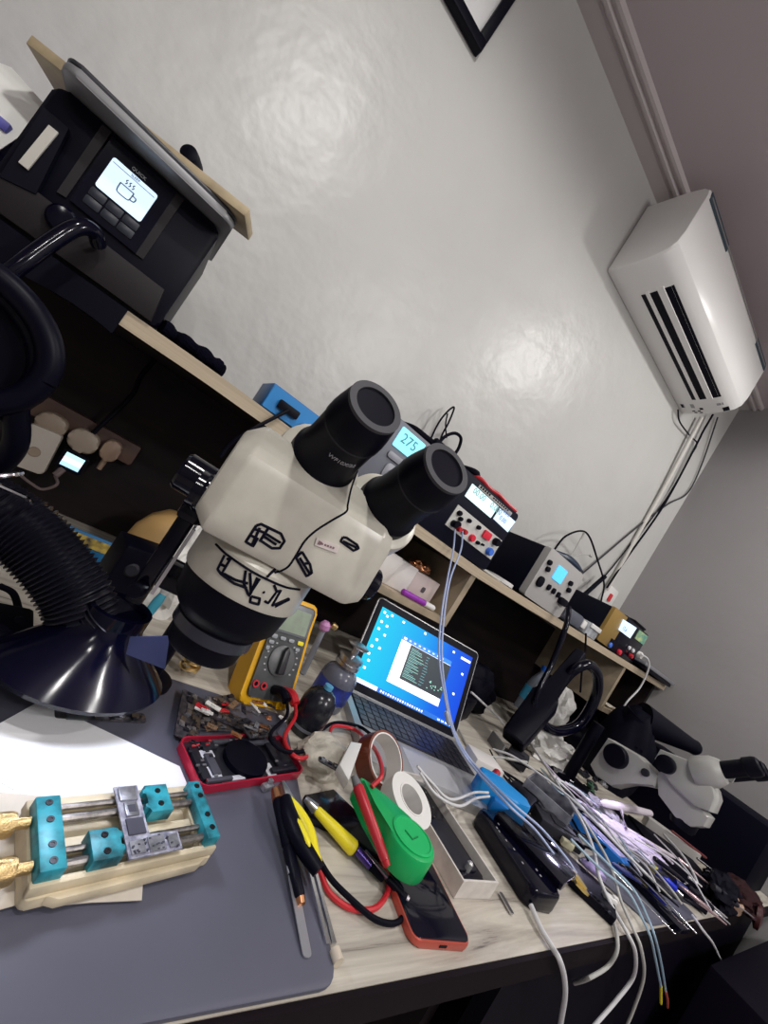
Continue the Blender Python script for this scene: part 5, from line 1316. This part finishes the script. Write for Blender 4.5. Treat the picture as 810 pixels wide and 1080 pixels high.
pts = [at(600, 640, y=.665), at(597, 660, y=.64), at(582, 700, y=.62), at(568, 728, y=.60), at(564, 748, y=.59), at(572, 764, y=y1), at(590, 771, y=y1), at(612, 763, y=y1), at(628, 735, y=y1), at(630, 712, y=y1), at(620, 701, y=y1+.01), at(606, 706, y=.60), at(594, 718, y=.61), at(580, 740, y=.62)]
mb.tube(pts, lambda u: .0075 if u < .25 else .0075+.007*min(1, (u-.25)*8), 12)
tag(mb.build('hot_air_hose', gloss), 'glossy black hot air hose hanging in a loop from the light grey station', 'hose')
mb = MB(); mb.tube([at(618, 668, y=.68), at(617, 690, y=.665), at(614, 705, y=.65), at(612, 730, y=.64)], .003, 8); tag(mb.build('black_strap', rubber), 'thin black strap hanging over the shelf edge by the power adapter', 'strap')
# bottle and plastics behind
def bottle(label, px, py, y, h, tilt):
    b0 = at(px, py, y=y); M = frame((b0.x, y, max(b0.z, D+.03))) @ Matrix.Rotation(tilt, 4, 'Y'); q = thing('water_bottle', label, 'bottle', M)
    MB(M).lathe((0, 0, 0), (0, 0, 1), [(.026, 0), (.028, .004), (.027, .02), (.028, .024), (.028, h*.55), (.024, h*.68), (.013, h*.84), (.012, h*.90)], 28).build('body', mat('bottle_pet', (.30, .34, .42), .1, alpha=.7), q)
    MB(M).ring((0, 0, h*.22), (0, 0, 1), .0282, .0288, h*.28, 28).build('label', mat('bottle_label', (.06, .36, .60), .4), q)
    MB(M).lathe((0, 0, h*.90), (0, 0, 1), [(.0145, 0), (.0145, .014), (.012, .016)], 20).build('cap', mat('cap_blue2', (.02, .16, .75), .4), q)
bottle('clear bottle with pale blue label and blue cap standing behind the hot air hose', 549, 748, .80, .17, R(2))
b0 = at(580, 752, y=.70)
M = axes((1.36, .70, D+.034), (0, 0, 1), (0, 1, 0), (-1, 0, 0)) if False else along(at(566, 757, y=.70), at(584, 735, y=.72))
t = thing('blue_spray_tube', 'pale blue tube with dark blue nozzle inside the hose loop', 'tube', at(566, 757, y=.70))
MB().lathe(at(569, 754, y=.70), at(584, 734, y=.72)-at(569, 754, y=.70), [(.014, 0), (.014, .05), (.012, .055)], 20).build('tube_body', MATS['bottle_label'], t)
MB().lathe(at(569, 754, y=.70), at(566, 760, y=.70)-at(569, 754, y=.70), [(.015, 0), (.015, .012), (.010, .016)], 20).build('nozzle', MATS['cap_blue2'], t)
plas = mat('plastic_bag', (.55, .54, .52), .35, noise=.3, nscale=25, bump=.8, bscale=40)
c = at(596, 738, y=.70); mb = MB(); mb.blob((c.x+.02, .74, (c.z+D)/2+.01), (.095, .06, (c.z-D)*.62), 21, .45, 2.4, rz=.3); tag(mb.build('plastic_bag', plas), 'crumpled white plastic bag seen through the black hose loop', 'bag')
c = at(588, 790, y=.60); mb = MB(); mb.blob((c.x, .62, D+.030), (.09, .06, .045), 23, .5, 3, rz=-.3); tag(mb.build('plastic_bag', tissue), 'crumpled white wrapping on the desk below the hose loop', 'bag')
rnd = random.Random(77)
labs = ['small dark component in the tangle in front of the white wrapping']
for k in range(16):
    px = 575+rnd.uniform(0, 62); py = 800+(px-575)*.55+rnd.uniform(-10, 22); z0 = D+.004+rnd.uniform(0, .018)
    mb = MB(frame(at(px, py, z=z0), rnd.uniform(0, 3), rnd.uniform(-.5, .5))); mb.box((0, 0, 0), (rnd.uniform(.02, .045), rnd.uniform(.012, .022), .008), .0015); mb.box((.004, .002, .006), (.012, .008, .005))
    tag(mb.build('scrap_component', [chip, darkgrey, boxw, mat('scrap_green', (.10, .22, .14), .4), shield][k % 5]), 'small electronic scrap in front of the second microscope column', 'scrap part', 'scrap parts between the trays and the second microscope')

# ---------------------------------------------------------------- second microscope (faces the desk front, seen from its left side)
X2 = 1.32
def s2(px, py, dx=0): p = at(px, py, x=X2+dx); return (p.y, p.z)
t = thing('second_microscope', 'light grey stereo microscope with black focus knob at the right end of the desk', 'microscope', (X2, .45, D))
lg = mat('scope_grey', (.44, .44, .42), .35)
def side(pts, hw, m_, nm, bev=.004, dx=0.0):
    pl = [at(px, py, x=X2-hw+dx) for px, py in pts]
    mb = MB(axes((X2+dx, 0, 0), (0, 1, 0), (0, 0, 1), (1, 0, 0))); mb.prism([(p.y, p.z) for p in pl], -hw, hw, bev=bev); return mb.build(nm, m_, t)
side([(641, 778), (672, 796), (694, 818), (690, 830), (663, 824), (646, 830), (628, 818), (622, 806)], .030, lg, 'focus_housing')
side([(692, 816), (703, 810), (718, 828), (748, 862), (742, 872), (728, 872), (712, 862), (694, 838)], .026, lg, 'lower_body')
side([(697, 812), (690, 800), (696, 790), (722, 800), (740, 812), (752, 832), (754, 842), (748, 856), (732, 850), (708, 828)], .036, lg, 'head_housing')
mb = MB(); p = at(729, 806, x=X2-.01); q = at(764, 826, x=X2-.01); 
a = at(734, 808, x=X2); b = at(764, 822, x=X2)
mb = MB(); mb.lathe(Vector((X2-.022, at(732, 815, x=X2-.02).y, at(732, 815, x=X2-.02).z)), Vector((0, (at(768, 815, x=X2-.02)-at(732, 815, x=X2-.02)).y, (at(768, 815, x=X2-.02)-at(732, 815, x=X2-.02)).z)), [(.028, 0), (.030, .004), (.030, .040), (.026, .050), (.022, .058)], 36); mb.build('prism_housing', lg, t)
mb = MB(); mb.lathe(Vector((X2+.042, at(732, 812, x=X2+.04).y, at(732, 812, x=X2+.04).z)), Vector((0, (at(768, 815, x=X2-.02)-at(732, 815, x=X2-.02)).y, (at(768, 815, x=X2-.02)-at(732, 815, x=X2-.02)).z)), [(.028, 0), (.030, .004), (.030, .040), (.026, .050), (.022, .058)], 36); mb.build('prism_housing', lg, t)
for dx in (-.022, .042):
    a = at(764, 812, x=X2-.022); b = at(803, 808, x=X2-.022); a.x = b.x = X2+dx
    L = (b-a).length
    mb = MB(); mb.lathe(a, b-a, [(.016, -.01), (.017, 0), (.017, L*.55), (.020, L*.6), (.020, L*.85), (.018, L*.95), (.013, L), (.012, L*.93), (.001, L*.92)], 30); mb.build('eyepiece', black, t)
a = at(651, 798, x=X2-.030)
mb = MB(); mb.lathe((X2-.030, a.y, a.z), (-1, 0, 0), [(.028, 0), (.028, .018), (.026, .021), (.001, .022)], 32); mb.build('focus_knob', black, t)
a = at(681, 815, x=X2-.03); mb = MB(); mb.lathe((X2-.030, a.y, a.z), (-1, 0, 0), [(.009, 0), (.009, .006), (.007, .008)], 20); mb.build('lock_knob', darkgrey, t)
a = at(706, 802, x=X2-.036); mb = MB(); mb.lathe((X2-.0365, a.y, a.z-.012), (-1, 0, 0), [(.020, 0), (.020, .014), (.017, .016)], 24); mb.build('zoom_knob', black, t)
a = at(674, 790, x=X2-.03); mb = MB(); mb.b2(X2-.0312, X2-.0302, a.y-.010, a.y-.002, a.z-.006, a.z+.002); mb.b2(X2-.0312, X2-.0302, a.y+.002, a.y+.010, a.z-.006, a.z+.002); mb.build('label_plate', black, t)
cy_ = at(636, 800, x=X2).y+.03
mb = MB(); mb.cyl((X2, cy_+.02, D+.012), (X2, cy_+.02, -.13), .016); mb.build('column', black, t)
mb = MB(); mb.b2(X2-.05, X2+.05, cy_-.16, cy_+.05, D+.0006, D+.014, .004); mb.build('base', black, t)
mb = MB(); a = at(724, 862, x=X2); mb.lathe((X2, a.y, a.z-.0), (0, 0, -1), [(.026, -.02), (.026, .018), (.022, .026)], 28); mb.build('objective', black, t)
mb = MB(); a = at(742, 812, x=X2); mb.b2(X2-.004, X2+.002, at(776, 820, x=X2).y, at(764, 815, x=X2).y, at(776, 828, x=X2).z, at(770, 806, x=X2).z); mb.build('face_plate', lg, t)
# black devices behind the second microscope
mb = MB(); a, b = at(676, 757, y=.58), at(732, 788, y=.47)
mb.tube([a, a.lerp(b, .5), b], lambda u: .052-.030*u, 18); mb.lathe(b, b-a, [(.019, -.05), (.024, -.04), (.024, .004), (.018, .014)], 20); mb.tube([a, a+Vector((0, .02, -.1)), Vector((a.x, a.y+.02, D+.0006))], .05, 16)
tag(mb.build('black_scope_head', black), 'black tubular viewing head rising behind the second microscope', 'viewing head')
c = at(664, 768, y=.68)
mb = MB(); mb.lathe((c.x, .68, D+.0005), (0, 0, 1), [(.03, 0), (.032, .01), (.032, c.z-D-.02), (.02, c.z-D), (.018, c.z-D+.02)], 24); tag(mb.build('dark_bottle', mat('bottle_dark', (.012, .012, .018), .15)), 'tall dark bottle below the right cubby', 'bottle')
mb = MB(); mb.blob((1.84, .80, D+.055), (.10, .09, .085), 31, .2, 2); tag(mb.build('black_bag', black), 'black bag slumped at the wall below the shelf end', 'bag')
mb = MB(); mb.blob((1.66, .585, D+.105), (.07, .085, .17), 33, .15, 2); tag(mb.build('black_bag', rubber), 'tall black bag behind the light grey second microscope', 'bag')
# large black cabinet box at the right end
p = at(784, 945, z=D)
mb = MB(); mb.b2(1.75, 2.02, .222, .60, D+.0006, -.117, .003)
tag(mb.build('black_box', mat('box_black', (.002, .002, .008), .7, spec=.06)), 'large plain black box at the right end of the desk', 'box')

# ---------------------------------------------------------------- right foreground clutter
m2 = [(p.x, p.y) for p in (at(630, 905, z=D), at(694, 986, z=D), at(738, 978, z=D), at(760, 930, z=D), at(700, 895, z=D))]
m2 = [(.93, .30), (.985, .188), (1.235, .186), (1.24, .33)]
o = MB().prism(rounded(m2, .012), D+.0004, D+.003, bev=.0005).build('silicone_mat', mt); tag(o, 'second grey mat under the tools at the right of the desk', 'mat')
T2 = D+.0032
slab('black_ruler', 'wide black flat bar lying across the second grey mat', 'bar', (655, 920), (716, 985), .045, .008, T2+.0005, gloss, rad=.003)
slab('black_tray', 'black flat tool case at the right corner of the second grey mat', 'case', (700, 930), (745, 966), .05, .010, T2+.0005, black, rad=.003)
# blue box with lid and lilac bag
a, b = at(600, 862, z=D+.012), at(655, 918, z=D+.012); M = along(a, b); L = (b-a).length
t = thing('blue_box', 'bright blue flat box with violet sheen under the white film', 'box', M)
MB(M).prism(rr(L, .040, .003, (L/2, .020)), -.008, .014, bev=.001).build('box', mat('box_blue', (.02, .22, .75), .3), t)
MB(M).prism(rr(L*.8, .030, .002, (L*.5, .022)), .0142, .0155).build('label', mat('box_label', (.50, .48, .80), .4), t)
film = mat('lilac_film', (.74, .66, .86), .35, bump=.6, bscale=70)
c = at(658, 884, z=D+.025); mb = MB(); mb.blob((c.x-.01, c.y, D+.030), (.095, .036, .012), 41, .40, 2.6, rz=R(-38)); tag(mb.build('plastic_film', film), 'crumpled lilac-white plastic film lit brightly over the clutter', 'film')
c = at(637, 856, z=D+.03); mb = MB(); mb.blob((c.x, c.y, D+.022), (.06, .05, .020), 43, .4, 3, rz=.4); tag(mb.build('plastic_film', mat('grey_film', (.35, .33, .38), .4, bump=.5, bscale=60)), 'grey crumpled film behind the lilac film', 'film')
# bench lamp arm: white bar on a bent white arm
a, b = at(633, 846, z=D+.055), at(687, 858, z=D+.055)
t = thing('bench_lamp', 'slim white lamp bar on a bent white arm over the clutter', 'lamp', at(700, 900, z=D+.03))
lampw = mat('lamp_white', (.80, .72, .80), .4)
MB().lathe(a, b-a, [(.002, 0), (.008, .02), (.010, (b-a).length*.5), (.008, (b-a).length-.01), (.003, (b-a).length)], 16).build('lamp_bar', lampw, t)
mb = MB(); mb.tube([at(655, 854, z=D+.052), at(660, 874, z=D+.045), at(700, 898, z=D+.025), at(710, 904, z=D+.018)], .0045, 10, smooth=False); mb.build('lamp_arm', lampw, t)
mb = MB(); e_ = at(710, 904, z=D+.018); mb.lathe((e_.x, e_.y, T2), (0, 0, 1), [(.02, 0), (.02, .008), (.006, .012), (.005, .018)], 20); mb.build('lamp_foot', lampw, t)
slab('pale_box', 'long pale grey carton lying in front of the black box', 'box', (680, 872), (735, 912), .030, .026, D+.014, mat('pale_card', (.48, .46, .44), .5), rad=.002)
# tools: (label, endpoints, sections)
Z = T2
dbl = mat('dark_blue', (.01, .02, .16), .4); rblue = mat('royal_blue', (.01, .03, .60), .35); pinkm = mat('pink_metal', (.55, .40, .42), .25, .7)
tools = [
 ('screwdriver', 'royal blue handled screwdriver with olive cap on the right mat', (692, 918), (720, 945), .016, [('cap', mat('olive', (.45, .40, .05), .4), -.25, 0, .006, .007), ('handle', rblue, .02, .75, .0080, .0060), ('collar', steel, .75, 1, .003, .003)]),
 ('soldering_pen', 'dark blue pen-shaped tool pointing to the desk corner', (712, 930), (765, 968), .020, [('handle', dbl, 0, .6, .006, .005), ('tip', steel, .6, 1, .002, .001)]),
 ('tweezers', 'bright steel tweezers slanting across the black bar', (660, 905), (735, 985), .018, [('arm', chrome, 0, 1, .0026, .0012)]),
 ('tweezers', 'slim steel tweezers nearest the desk front on the right mat', (640, 912), (712, 985), .014, [('arm', chrome, 0, 1, .0022, .0010)]),
 ('probe_pen', 'pinkish metal probe in front of the large black box', (715, 905), (762, 945), .028, [('arm', pinkm, 0, .7, .0034, .0026), ('tip', chrome, .7, 1, .002, .001)]),
 ('probe_pen', 'reddish long probe along the foot of the large black box', (708, 876), (745, 905), .046, [('arm', mat('dark_red', (.16, .03, .03), .4), 0, 1, .003, .003)]),
 ('tweezers', 'pair of bright tweezers resting high against the black box', (735, 905), (782, 942), .040, [('arm', chrome, 0, 1, .0028, .0014)]),
 ('tweezers', 'second bright tweezers just below the high pair', (745, 918), (778, 942), .036, [('arm', chrome, 0, 1, .0026, .0014)]),
 ('screwdriver', 'black handled screwdriver lying over the right tool case', (725, 935), (770, 975), .024, [('handle', black, 0, .6, .007, .006), ('shaft', steel, .6, 1, .002, .0015)]),
 ('screwdriver', 'dark grey screwdriver at the far right front corner', (752, 935), (795, 968), .030, [('handle', darkgrey, 0, .6, .008, .006), ('shaft', steel, .6, 1, .002, .0015)]),
 ('knife', 'black scalpel handle in the middle of the right tools', (690, 905), (735, 940), .034, [('handle', gloss, 0, .7, .005, .004), ('blade', chrome, .7, 1, .002, .001)]),
]
for nm, lb, a, b, h, segs in tools:
    rodthing(nm, lb, nm.replace('_', ' '), at(*a, z=Z+h), at(*b, z=Z+max(.008, h-.010)), segs)
c = at(772, 950, z=D+.02); mb = MB(frame((c.x, c.y, D+.003), R(-20))); mb.lathe((0, 0, 0), (0, 0, 1), [(.02, 0), (.022, .004), (.022, .022), (.014, .030), (.002, .031)], 20)
tag(mb.build('skin_coloured_jar', mat('peach', (.50, .33, .24), .5)), 'small peach coloured jar at the right front corner of the desk', 'jar')
c = at(795, 963, z=D+.02); mb = MB(frame((c.x, c.y, D+.003))); mb.lathe((0, 0, .014), (.2, -1, .2), [(.012, 0), (.026, .004), (.026, .012), (.012, .016)], 22)
tag(mb.build('dark_red_spool', mat('spool_red', (.06, .012, .015), .4)), 'dark red spool at the extreme right corner of the desk', 'spool')
# crocodile clips with lead ends
for k, (a, b, lb) in enumerate((((603, 918), (618, 938), 'brass crocodile clip lying on top of the pair of clips'), ((607, 930), (622, 945), 'brass crocodile clip lying lower beside the first clip'))):
    p0, p1 = at(*a, z=D+.022-.006*k), at(*b, z=D+.016-.006*k); M = along(p0, p1); L = (p1-p0).length
    q = thing('crocodile_clip', lb, 'clip', M)
    brs = mat('clip_brass', (.72, .55, .20), .35, .8)
    MB(M).prism([(0, -.0035), (L*.5, -.006), (L, -.002), (L, .0), (0, .0005)], -.002, .002).build('jaw', brs, q)
    MB(M).prism([(0, .0035), (L*.5, .007), (L, .002), (L, .0004), (0, .001)], -.002, .002).build('jaw', brs, q)
mb = MB(); 
for k in range(7):
    rnd = random.Random(k+90); c = at(618+k*4, 940+k*4, z=D+.010); mb.box(c, (.012, .006, .006), .001, T=None)
tag(mb.build('black_connectors', black), 'cluster of small black connectors below the crocodile clips', 'connector')
for k, (px, py, lb) in enumerate(((642, 948, 'small white connector shell below the blue box'), (598, 890, 'cream connector lying left of the crocodile clips'))):
    c = at(px, py, z=D+.013); mb = MB(frame(c, R(-40))); mb.box((0, 0, 0), (.022, .012, .012), .002); mb.box((.008, 0, .007), (.008, .006, .003)); tag(mb.build('connector_shell', white if k == 0 else mat('cream_conn', (.55, .52, .36), .5)), lb, 'connector')
c = at(626, 917, z=D+.018); mb = MB(frame(c, R(-55))); mb.lathe((-.02, 0, 0), (1, 0, 0), [(.003, 0), (.007, .008), (.007, .03), (.003, .04)], 14); tag(mb.build('violet_tube', mat('violet', (.50, .40, .80), .3)), 'short violet white tube beside the crocodile clips', 'tube')

# ---------------------------------------------------------------- long cables
def cable(label, pts, r, m_, nm='cable', cat='cable'):
    mb = MB(); mb.tube(pts, r, 10, 10); return tag(mb.build(nm, m_), label, cat)
zc_ = D+.012
for k, lb in enumerate(('pale blue lead hanging from the bench supply before the laptop screen, left of two', 'pale blue lead hanging from the bench supply before the laptop screen, right of two')):
    o_ = 3*k
    cable(lb, [at(480+8*k, 558+2*k, y=.678), at(478+8*k, 580, y=.665), at(472+o_, 610, y=.60), at(466+o_, 645, y=.56), at(463+o_, 690, y=.50), at(469+o_*.6, 735, y=.47), at(479+o_*.6, 775, y=.45), at(497+o_, 806, y=.43), at(535+o_, 848-k*3, z=D+.070), at(565+2*o_, 876-2*k, z=D+.050), at(592+o_*1.5, 912-8*k, z=D+.028), at(605+o_, 921+6*(1-k), z=D+.020)], .0019, bluish_cable)
mb = MB(); mb.lathe(at(471, 752, y=.46), at(474, 767, y=.458)-at(471, 752, y=.46), [(.002, -.004), (.0042, 0), (.0042, .022), (.002, .026)], 12); tag(mb.build('cable_sleeve', mat('sleeve', (.45, .50, .62), .4)), 'grey sleeve joining the two pale blue leads at the laptop screen edge', 'sleeve')
cable('white cable hanging from the bronze power supply down to the second microscope', [at(676, 690, y=.676), at(683, 695, y=.665), at(684, 705, y=.66), at(675, 725, y=.66), at(660, 742, y=.66), at(652, 760, y=.66), at(646, 772, y=.66)], .0030, wht_cable)
cable('white cable from the long black charger hanging over the desk front', [at(560, 955, z=D+.008), at(570, 978, z=D+.006), at(583, 1000, z=D+.005), at(590, 1012, z=D+.004), at(595, 1030, y=.172), at(596, 1050, y=.170), at(592, 1075, y=.17), at(588, 1100, y=.17)], .0032, wht_cable)
ed = .172
E_ = lambda px, py: at(px, py, y=ed)
cable('cream cable curling back under the desk edge beside the hanging leads', [at(640, 955, z=D+.006), at(648, 975, z=D+.005), at(651, 990, z=D+.004), E_(650, 1005), E_(640, 1020), E_(620, 1032), at(606, 1037, y=.20)], .0026, grey_cable)
cable('white cable running from the clear tray over the desk front, longest of the bundle', [at(560, 785, z=D+.03), at(585, 822, z=D+.045), at(610, 860, z=D+.055), at(625, 893, z=D+.045), at(632, 925, z=D+.030), at(645, 955, z=D+.012), at(662, 985, z=D+.005), E_(670, 1005), E_(668, 1030), E_(650, 1055), E_(630, 1078), E_(615, 1095)], .0028, wht_cable)
cable('grey white cable beside the longest one hanging over the desk front', [at(572, 812, z=D+.03), at(605, 850, z=D+.05), at(640, 905, z=D+.035), at(655, 950, z=D+.012), at(668, 980, z=D+.005), E_(676, 1000), E_(679, 1030), E_(668, 1065), E_(655, 1095)], .0024, mat('grey_white_cable', (.55, .55, .52), .5))
cable('pale cable crossing the frosted tray toward the lilac film', [at(520, 790, z=D+.03), at(545, 800, z=D+.048), at(600, 840, z=D+.060), at(650, 890, z=D+.055), at(690, 930, z=D+.04)], .0022, wht_cable)
t = thing('stripped_lead', 'pale blue lead with bare yellow end hanging lowest over the desk front', 'cable', at(690, 985, z=D))
mb = MB(); mb.tube([at(602, 885, z=D+.05), at(632, 915, z=D+.040), at(662, 940, z=D+.020), at(678, 970, z=D+.008), at(686, 988, z=D+.005), E_(690, 1005), E_(694, 1025), E_(697, 1040)], .0020, 8); mb.build('wire', mat('sky_wire', (.35, .50, .62), .4), t)
mb = MB(); mb.tube([E_(697, 1040), E_(697, 1052), E_(697, 1058)], .0024, 8); mb.build('bare_end', yellow, t)
t = thing('stripped_lead', 'pale blue lead with bare copper red end hanging beside the yellow-ended lead', 'cable', at(692, 985, z=D))
mb = MB(); mb.tube([at(610, 880, z=D+.055), at(640, 910, z=D+.045), at(668, 938, z=D+.022), at(684, 970, z=D+.008), at(690, 986, z=D+.005), E_(695, 1005), E_(699, 1025), E_(702, 1045)], .0020, 8); mb.build('wire', MATS['sky_wire'], t)
mb = MB(); mb.tube([E_(702, 1045), E_(704, 1055), E_(704, 1062)], .0024, 8); mb.build('bare_end', mat('red_end', (.45, .08, .05), .4), t)
cable('thin white cable sagging below the desk front at the far right', [at(730, 965, z=D+.012), at(742, 982, z=D+.006), E_(752, 995), E_(760, 1012), E_(772, 1035), E_(785, 1050), E_(800, 1058), E_(815, 1058)], .0022, wht_cable)
cable('white lead running past the laptop palm rest to the bright blue adapter, upper of two', [at(440, 808, z=D+.050), at(455, 825, z=D+.040), at(475, 843, z=D+.034), at(500, 836, z=D+.030), at(515, 836, z=D+.036)], .0020, wht_cable)
cable('white lead running past the laptop palm rest to the bright blue adapter, lower of two', [at(443, 815, z=D+.050), at(460, 838, z=D+.040), at(484, 850, z=D+.034), at(502, 842, z=D+.030), at(516, 840, z=D+.034)], .0020, wht_cable)
cable('white cable behind the laptop corner running to the hot air stand', [at(497, 730, y=.70), at(510, 742, y=.70), at(530, 762, y=.70), at(535, 775, z=D+.006)], .0030, wht_cable)
cable('grey cable lying beside the laptop base toward the clear tray', [at(484, 770, z=D+.005), at(500, 795, z=D+.005), at(530, 799, z=D+.028), at(556, 804, z=D+.045)], .0028, grey_cable)
cable('thick white cable along the right edge of the tool clutter', [at(700, 880, z=D+.048), at(722, 905, z=D+.046), at(735, 930, z=D+.036), at(726, 925, z=D+.034)], .0026, wht_cable)
for k, (lb, a, b) in enumerate((('thin bright wire between the right tweezers', (670, 885), (740, 935)), ('thin bright wire beside the lamp arm', (690, 880), (750, 960)))):
    cable(lb, [at(*a, z=D+.05), at((a[0]+b[0])/2+4, (a[1]+b[1])/2-3, z=D+.045), at(*b, z=D+.026)], .0016, wht_cable)
mb = MB(); c = at(576, 787, z=D+.02); mb.box(c, (.03, .018, .014), .003); tag(mb.build('yellow_connector', yellow), 'small yellow connector in the tangle in front of the hot air stand', 'connector')
# ---------------------------------------------------------------- more of the tangle between laptop and second microscope
c = at(512, 752, z=D+.02)
mb = MB(frame((.97, .70, D+.0006), R(25))); mb.box((0, 0, .030), (.10, .055, .060), .006); tag(mb.build('mains_adapter', black), 'black mains adapter block behind the right corner of the laptop', 'adapter')
mb = MB(); mb.blob((1.10, .80, D+.050), (.10, .07, .075), 61, .25, 2.5); tag(mb.build('black_pouch', rubber), 'soft black pouch against the back panel right of the laptop screen', 'pouch')
mb = MB(); mb.blob((.80, .78, D+.045), (.11, .06, .07), 62, .25, 2.5); tag(mb.build('black_pouch', rubber), 'soft black pouch behind the laptop screen', 'pouch')
rnd = random.Random(21)
for k in range(10):
    px = 512+rnd.uniform(0, 50); py = 800+(px-512)*.5+rnd.uniform(-12, 12); pts = []
    for j in range(6):
        q = at(px, py, z=D+.008+rnd.uniform(0, .022)); pts.append(q); px += rnd.uniform(8, 24); py += rnd.uniform(4, 22)
    mb = MB(); mb.tube(pts, rnd.choice((.0018, .0024, .003)), 8, 8)
    tag(mb.build('black_cable', [rubber, black, darkgrey][k % 3]), 'thin dark cable lying in the tangle around the frosted clear tray', 'cable', 'dark cables in the tangle')
for k in range(9):
    px = 560+rnd.uniform(0, 60); py = 800+(px-560)*.75+rnd.uniform(-8, 12); pts = []
    for j in range(6):
        q = at(px, py, z=D+.030+rnd.uniform(0, .022)); pts.append(q); px += rnd.uniform(12, 26); py += rnd.uniform(12, 27)
        if py > 960: break
    mb = MB(); mb.tube(pts, rnd.choice((.0013, .0017, .0021)), 8, 8)
    tag(mb.build('white_cable', [wht_cable, grey_cable, MATS['sky_wire'], MATS['lilac_film']][k % 4]), 'thin pale cable crossing the clutter from the clear tray to the right mat', 'cable', 'pale cables over the clutter')
for k, (px, py, w, l, h, rz, m_, nm, lb) in enumerate((
    (545, 845, .07, .05, .030, 20, black, 'black_block', 'black block in the tangle between the bright blue adapter and the clear tray'),
    (585, 875, .09, .05, .020, -35, darkgrey, 'dark_module', 'dark grey module in front of the frosted clear tray'),
    (600, 850, .08, .06, .025, -30, black, 'black_block', 'black block behind the frosted clear tray near the blue box'),
    (625, 850, .10, .05, .020, -40, mat('dark_violet', (.02, .018, .05), .3), 'dark_module', 'dark violet module behind the bright blue flat box'),
    (560, 880, .08, .04, .018, -45, gloss, 'glossy_block', 'glossy black block left of the brass crocodile clips'),
    (575, 780, .09, .06, .030, 10, black, 'black_block', 'black block on the desk in front of the hot air gun stand'),
    (545, 800, .08, .05, .025, 30, darkgrey, 'dark_module', 'dark grey module at the foot of the hot air gun'))):
    c = at(px, py, z=D+h*.5)
    mb = MB(frame((c.x, c.y, D+.0040), R(rz))); mb.box((0, 0, h/2), (w, l, h), .003); mb.box((w*.1, 0, h+.001), (w*.5, l*.5, .002), .0005); tag(mb.build(nm, m_), lb, 'module')
rnd = random.Random(31)
for k in range(16):
    px = 640+rnd.uniform(0, 110); py = 885+(px-640)*.62+rnd.uniform(-25, 25); c = at(px, py, z=D+.030)
    mb = MB(frame((c.x, c.y, D+.020+rnd.uniform(0, .012)), rnd.uniform(-1.4, -.4), rnd.uniform(-.2, .2))); L = rnd.uniform(.04, .09); mb.lathe((-L/2, 0, 0), (1, 0, 0), [(.001, 0), (.0035, .01), (.0045, L*.5), (.002, L*.8), (.0012, L)], 10); mb.box((0, 0, .003), (L*.3, .005, .003), .0008)
    tag(mb.build('small_tool', [black, gloss, darkgrey, steel, MATS['dark_blue'], MATS['pink_metal']][k % 6]), 'small hand tool lying in the heap on the right mat', 'tool', 'small tools heaped at the right')

mb = MB(); mb.b2(1.40, 2.03, -.02, .165, -1.0595, -.40, .006)  # cabinet is made up, added to darken the corner below the desk end
t = thing('darkening_cabinet', 'made-up dark cabinet darkening the floor before the right end of the desk', 'cabinet', (1.7, .07, -1.0595))
mb.build('darkening_carcass', MATS['darkening_black'], t)
mb = MB(); mb.b2(1.42, 1.70, -.0265, -.0205, -1.03, -.43, .002); mb.build('door', MATS['darkening_black'], t)  # door of the made-up darkening cabinet
mb = MB(); mb.b2(1.72, 2.01, -.0265, -.0205, -1.03, -.43, .002); mb.build('door', MATS['darkening_black'], t)  # door of the made-up darkening cabinet

for k, (px, py, sz, col, lb) in enumerate(((768, 950, (.10, .035, .030), rubber, 'black rag bunched at the right front corner before the large black box'), (788, 958, (.09, .04, .028), mat('rag_brown', (.03, .012, .014), .8, spec=.1), 'dark brown rag at the extreme right end of the desk front'))):
    c = at(px, py, z=D+.012); mb = MB(); mb.blob((c.x, c.y+.02, D+.020+.004*k), sz, 71+k, .35, 3, rz=.2); tag(mb.build('rag', col), lb, 'rag')
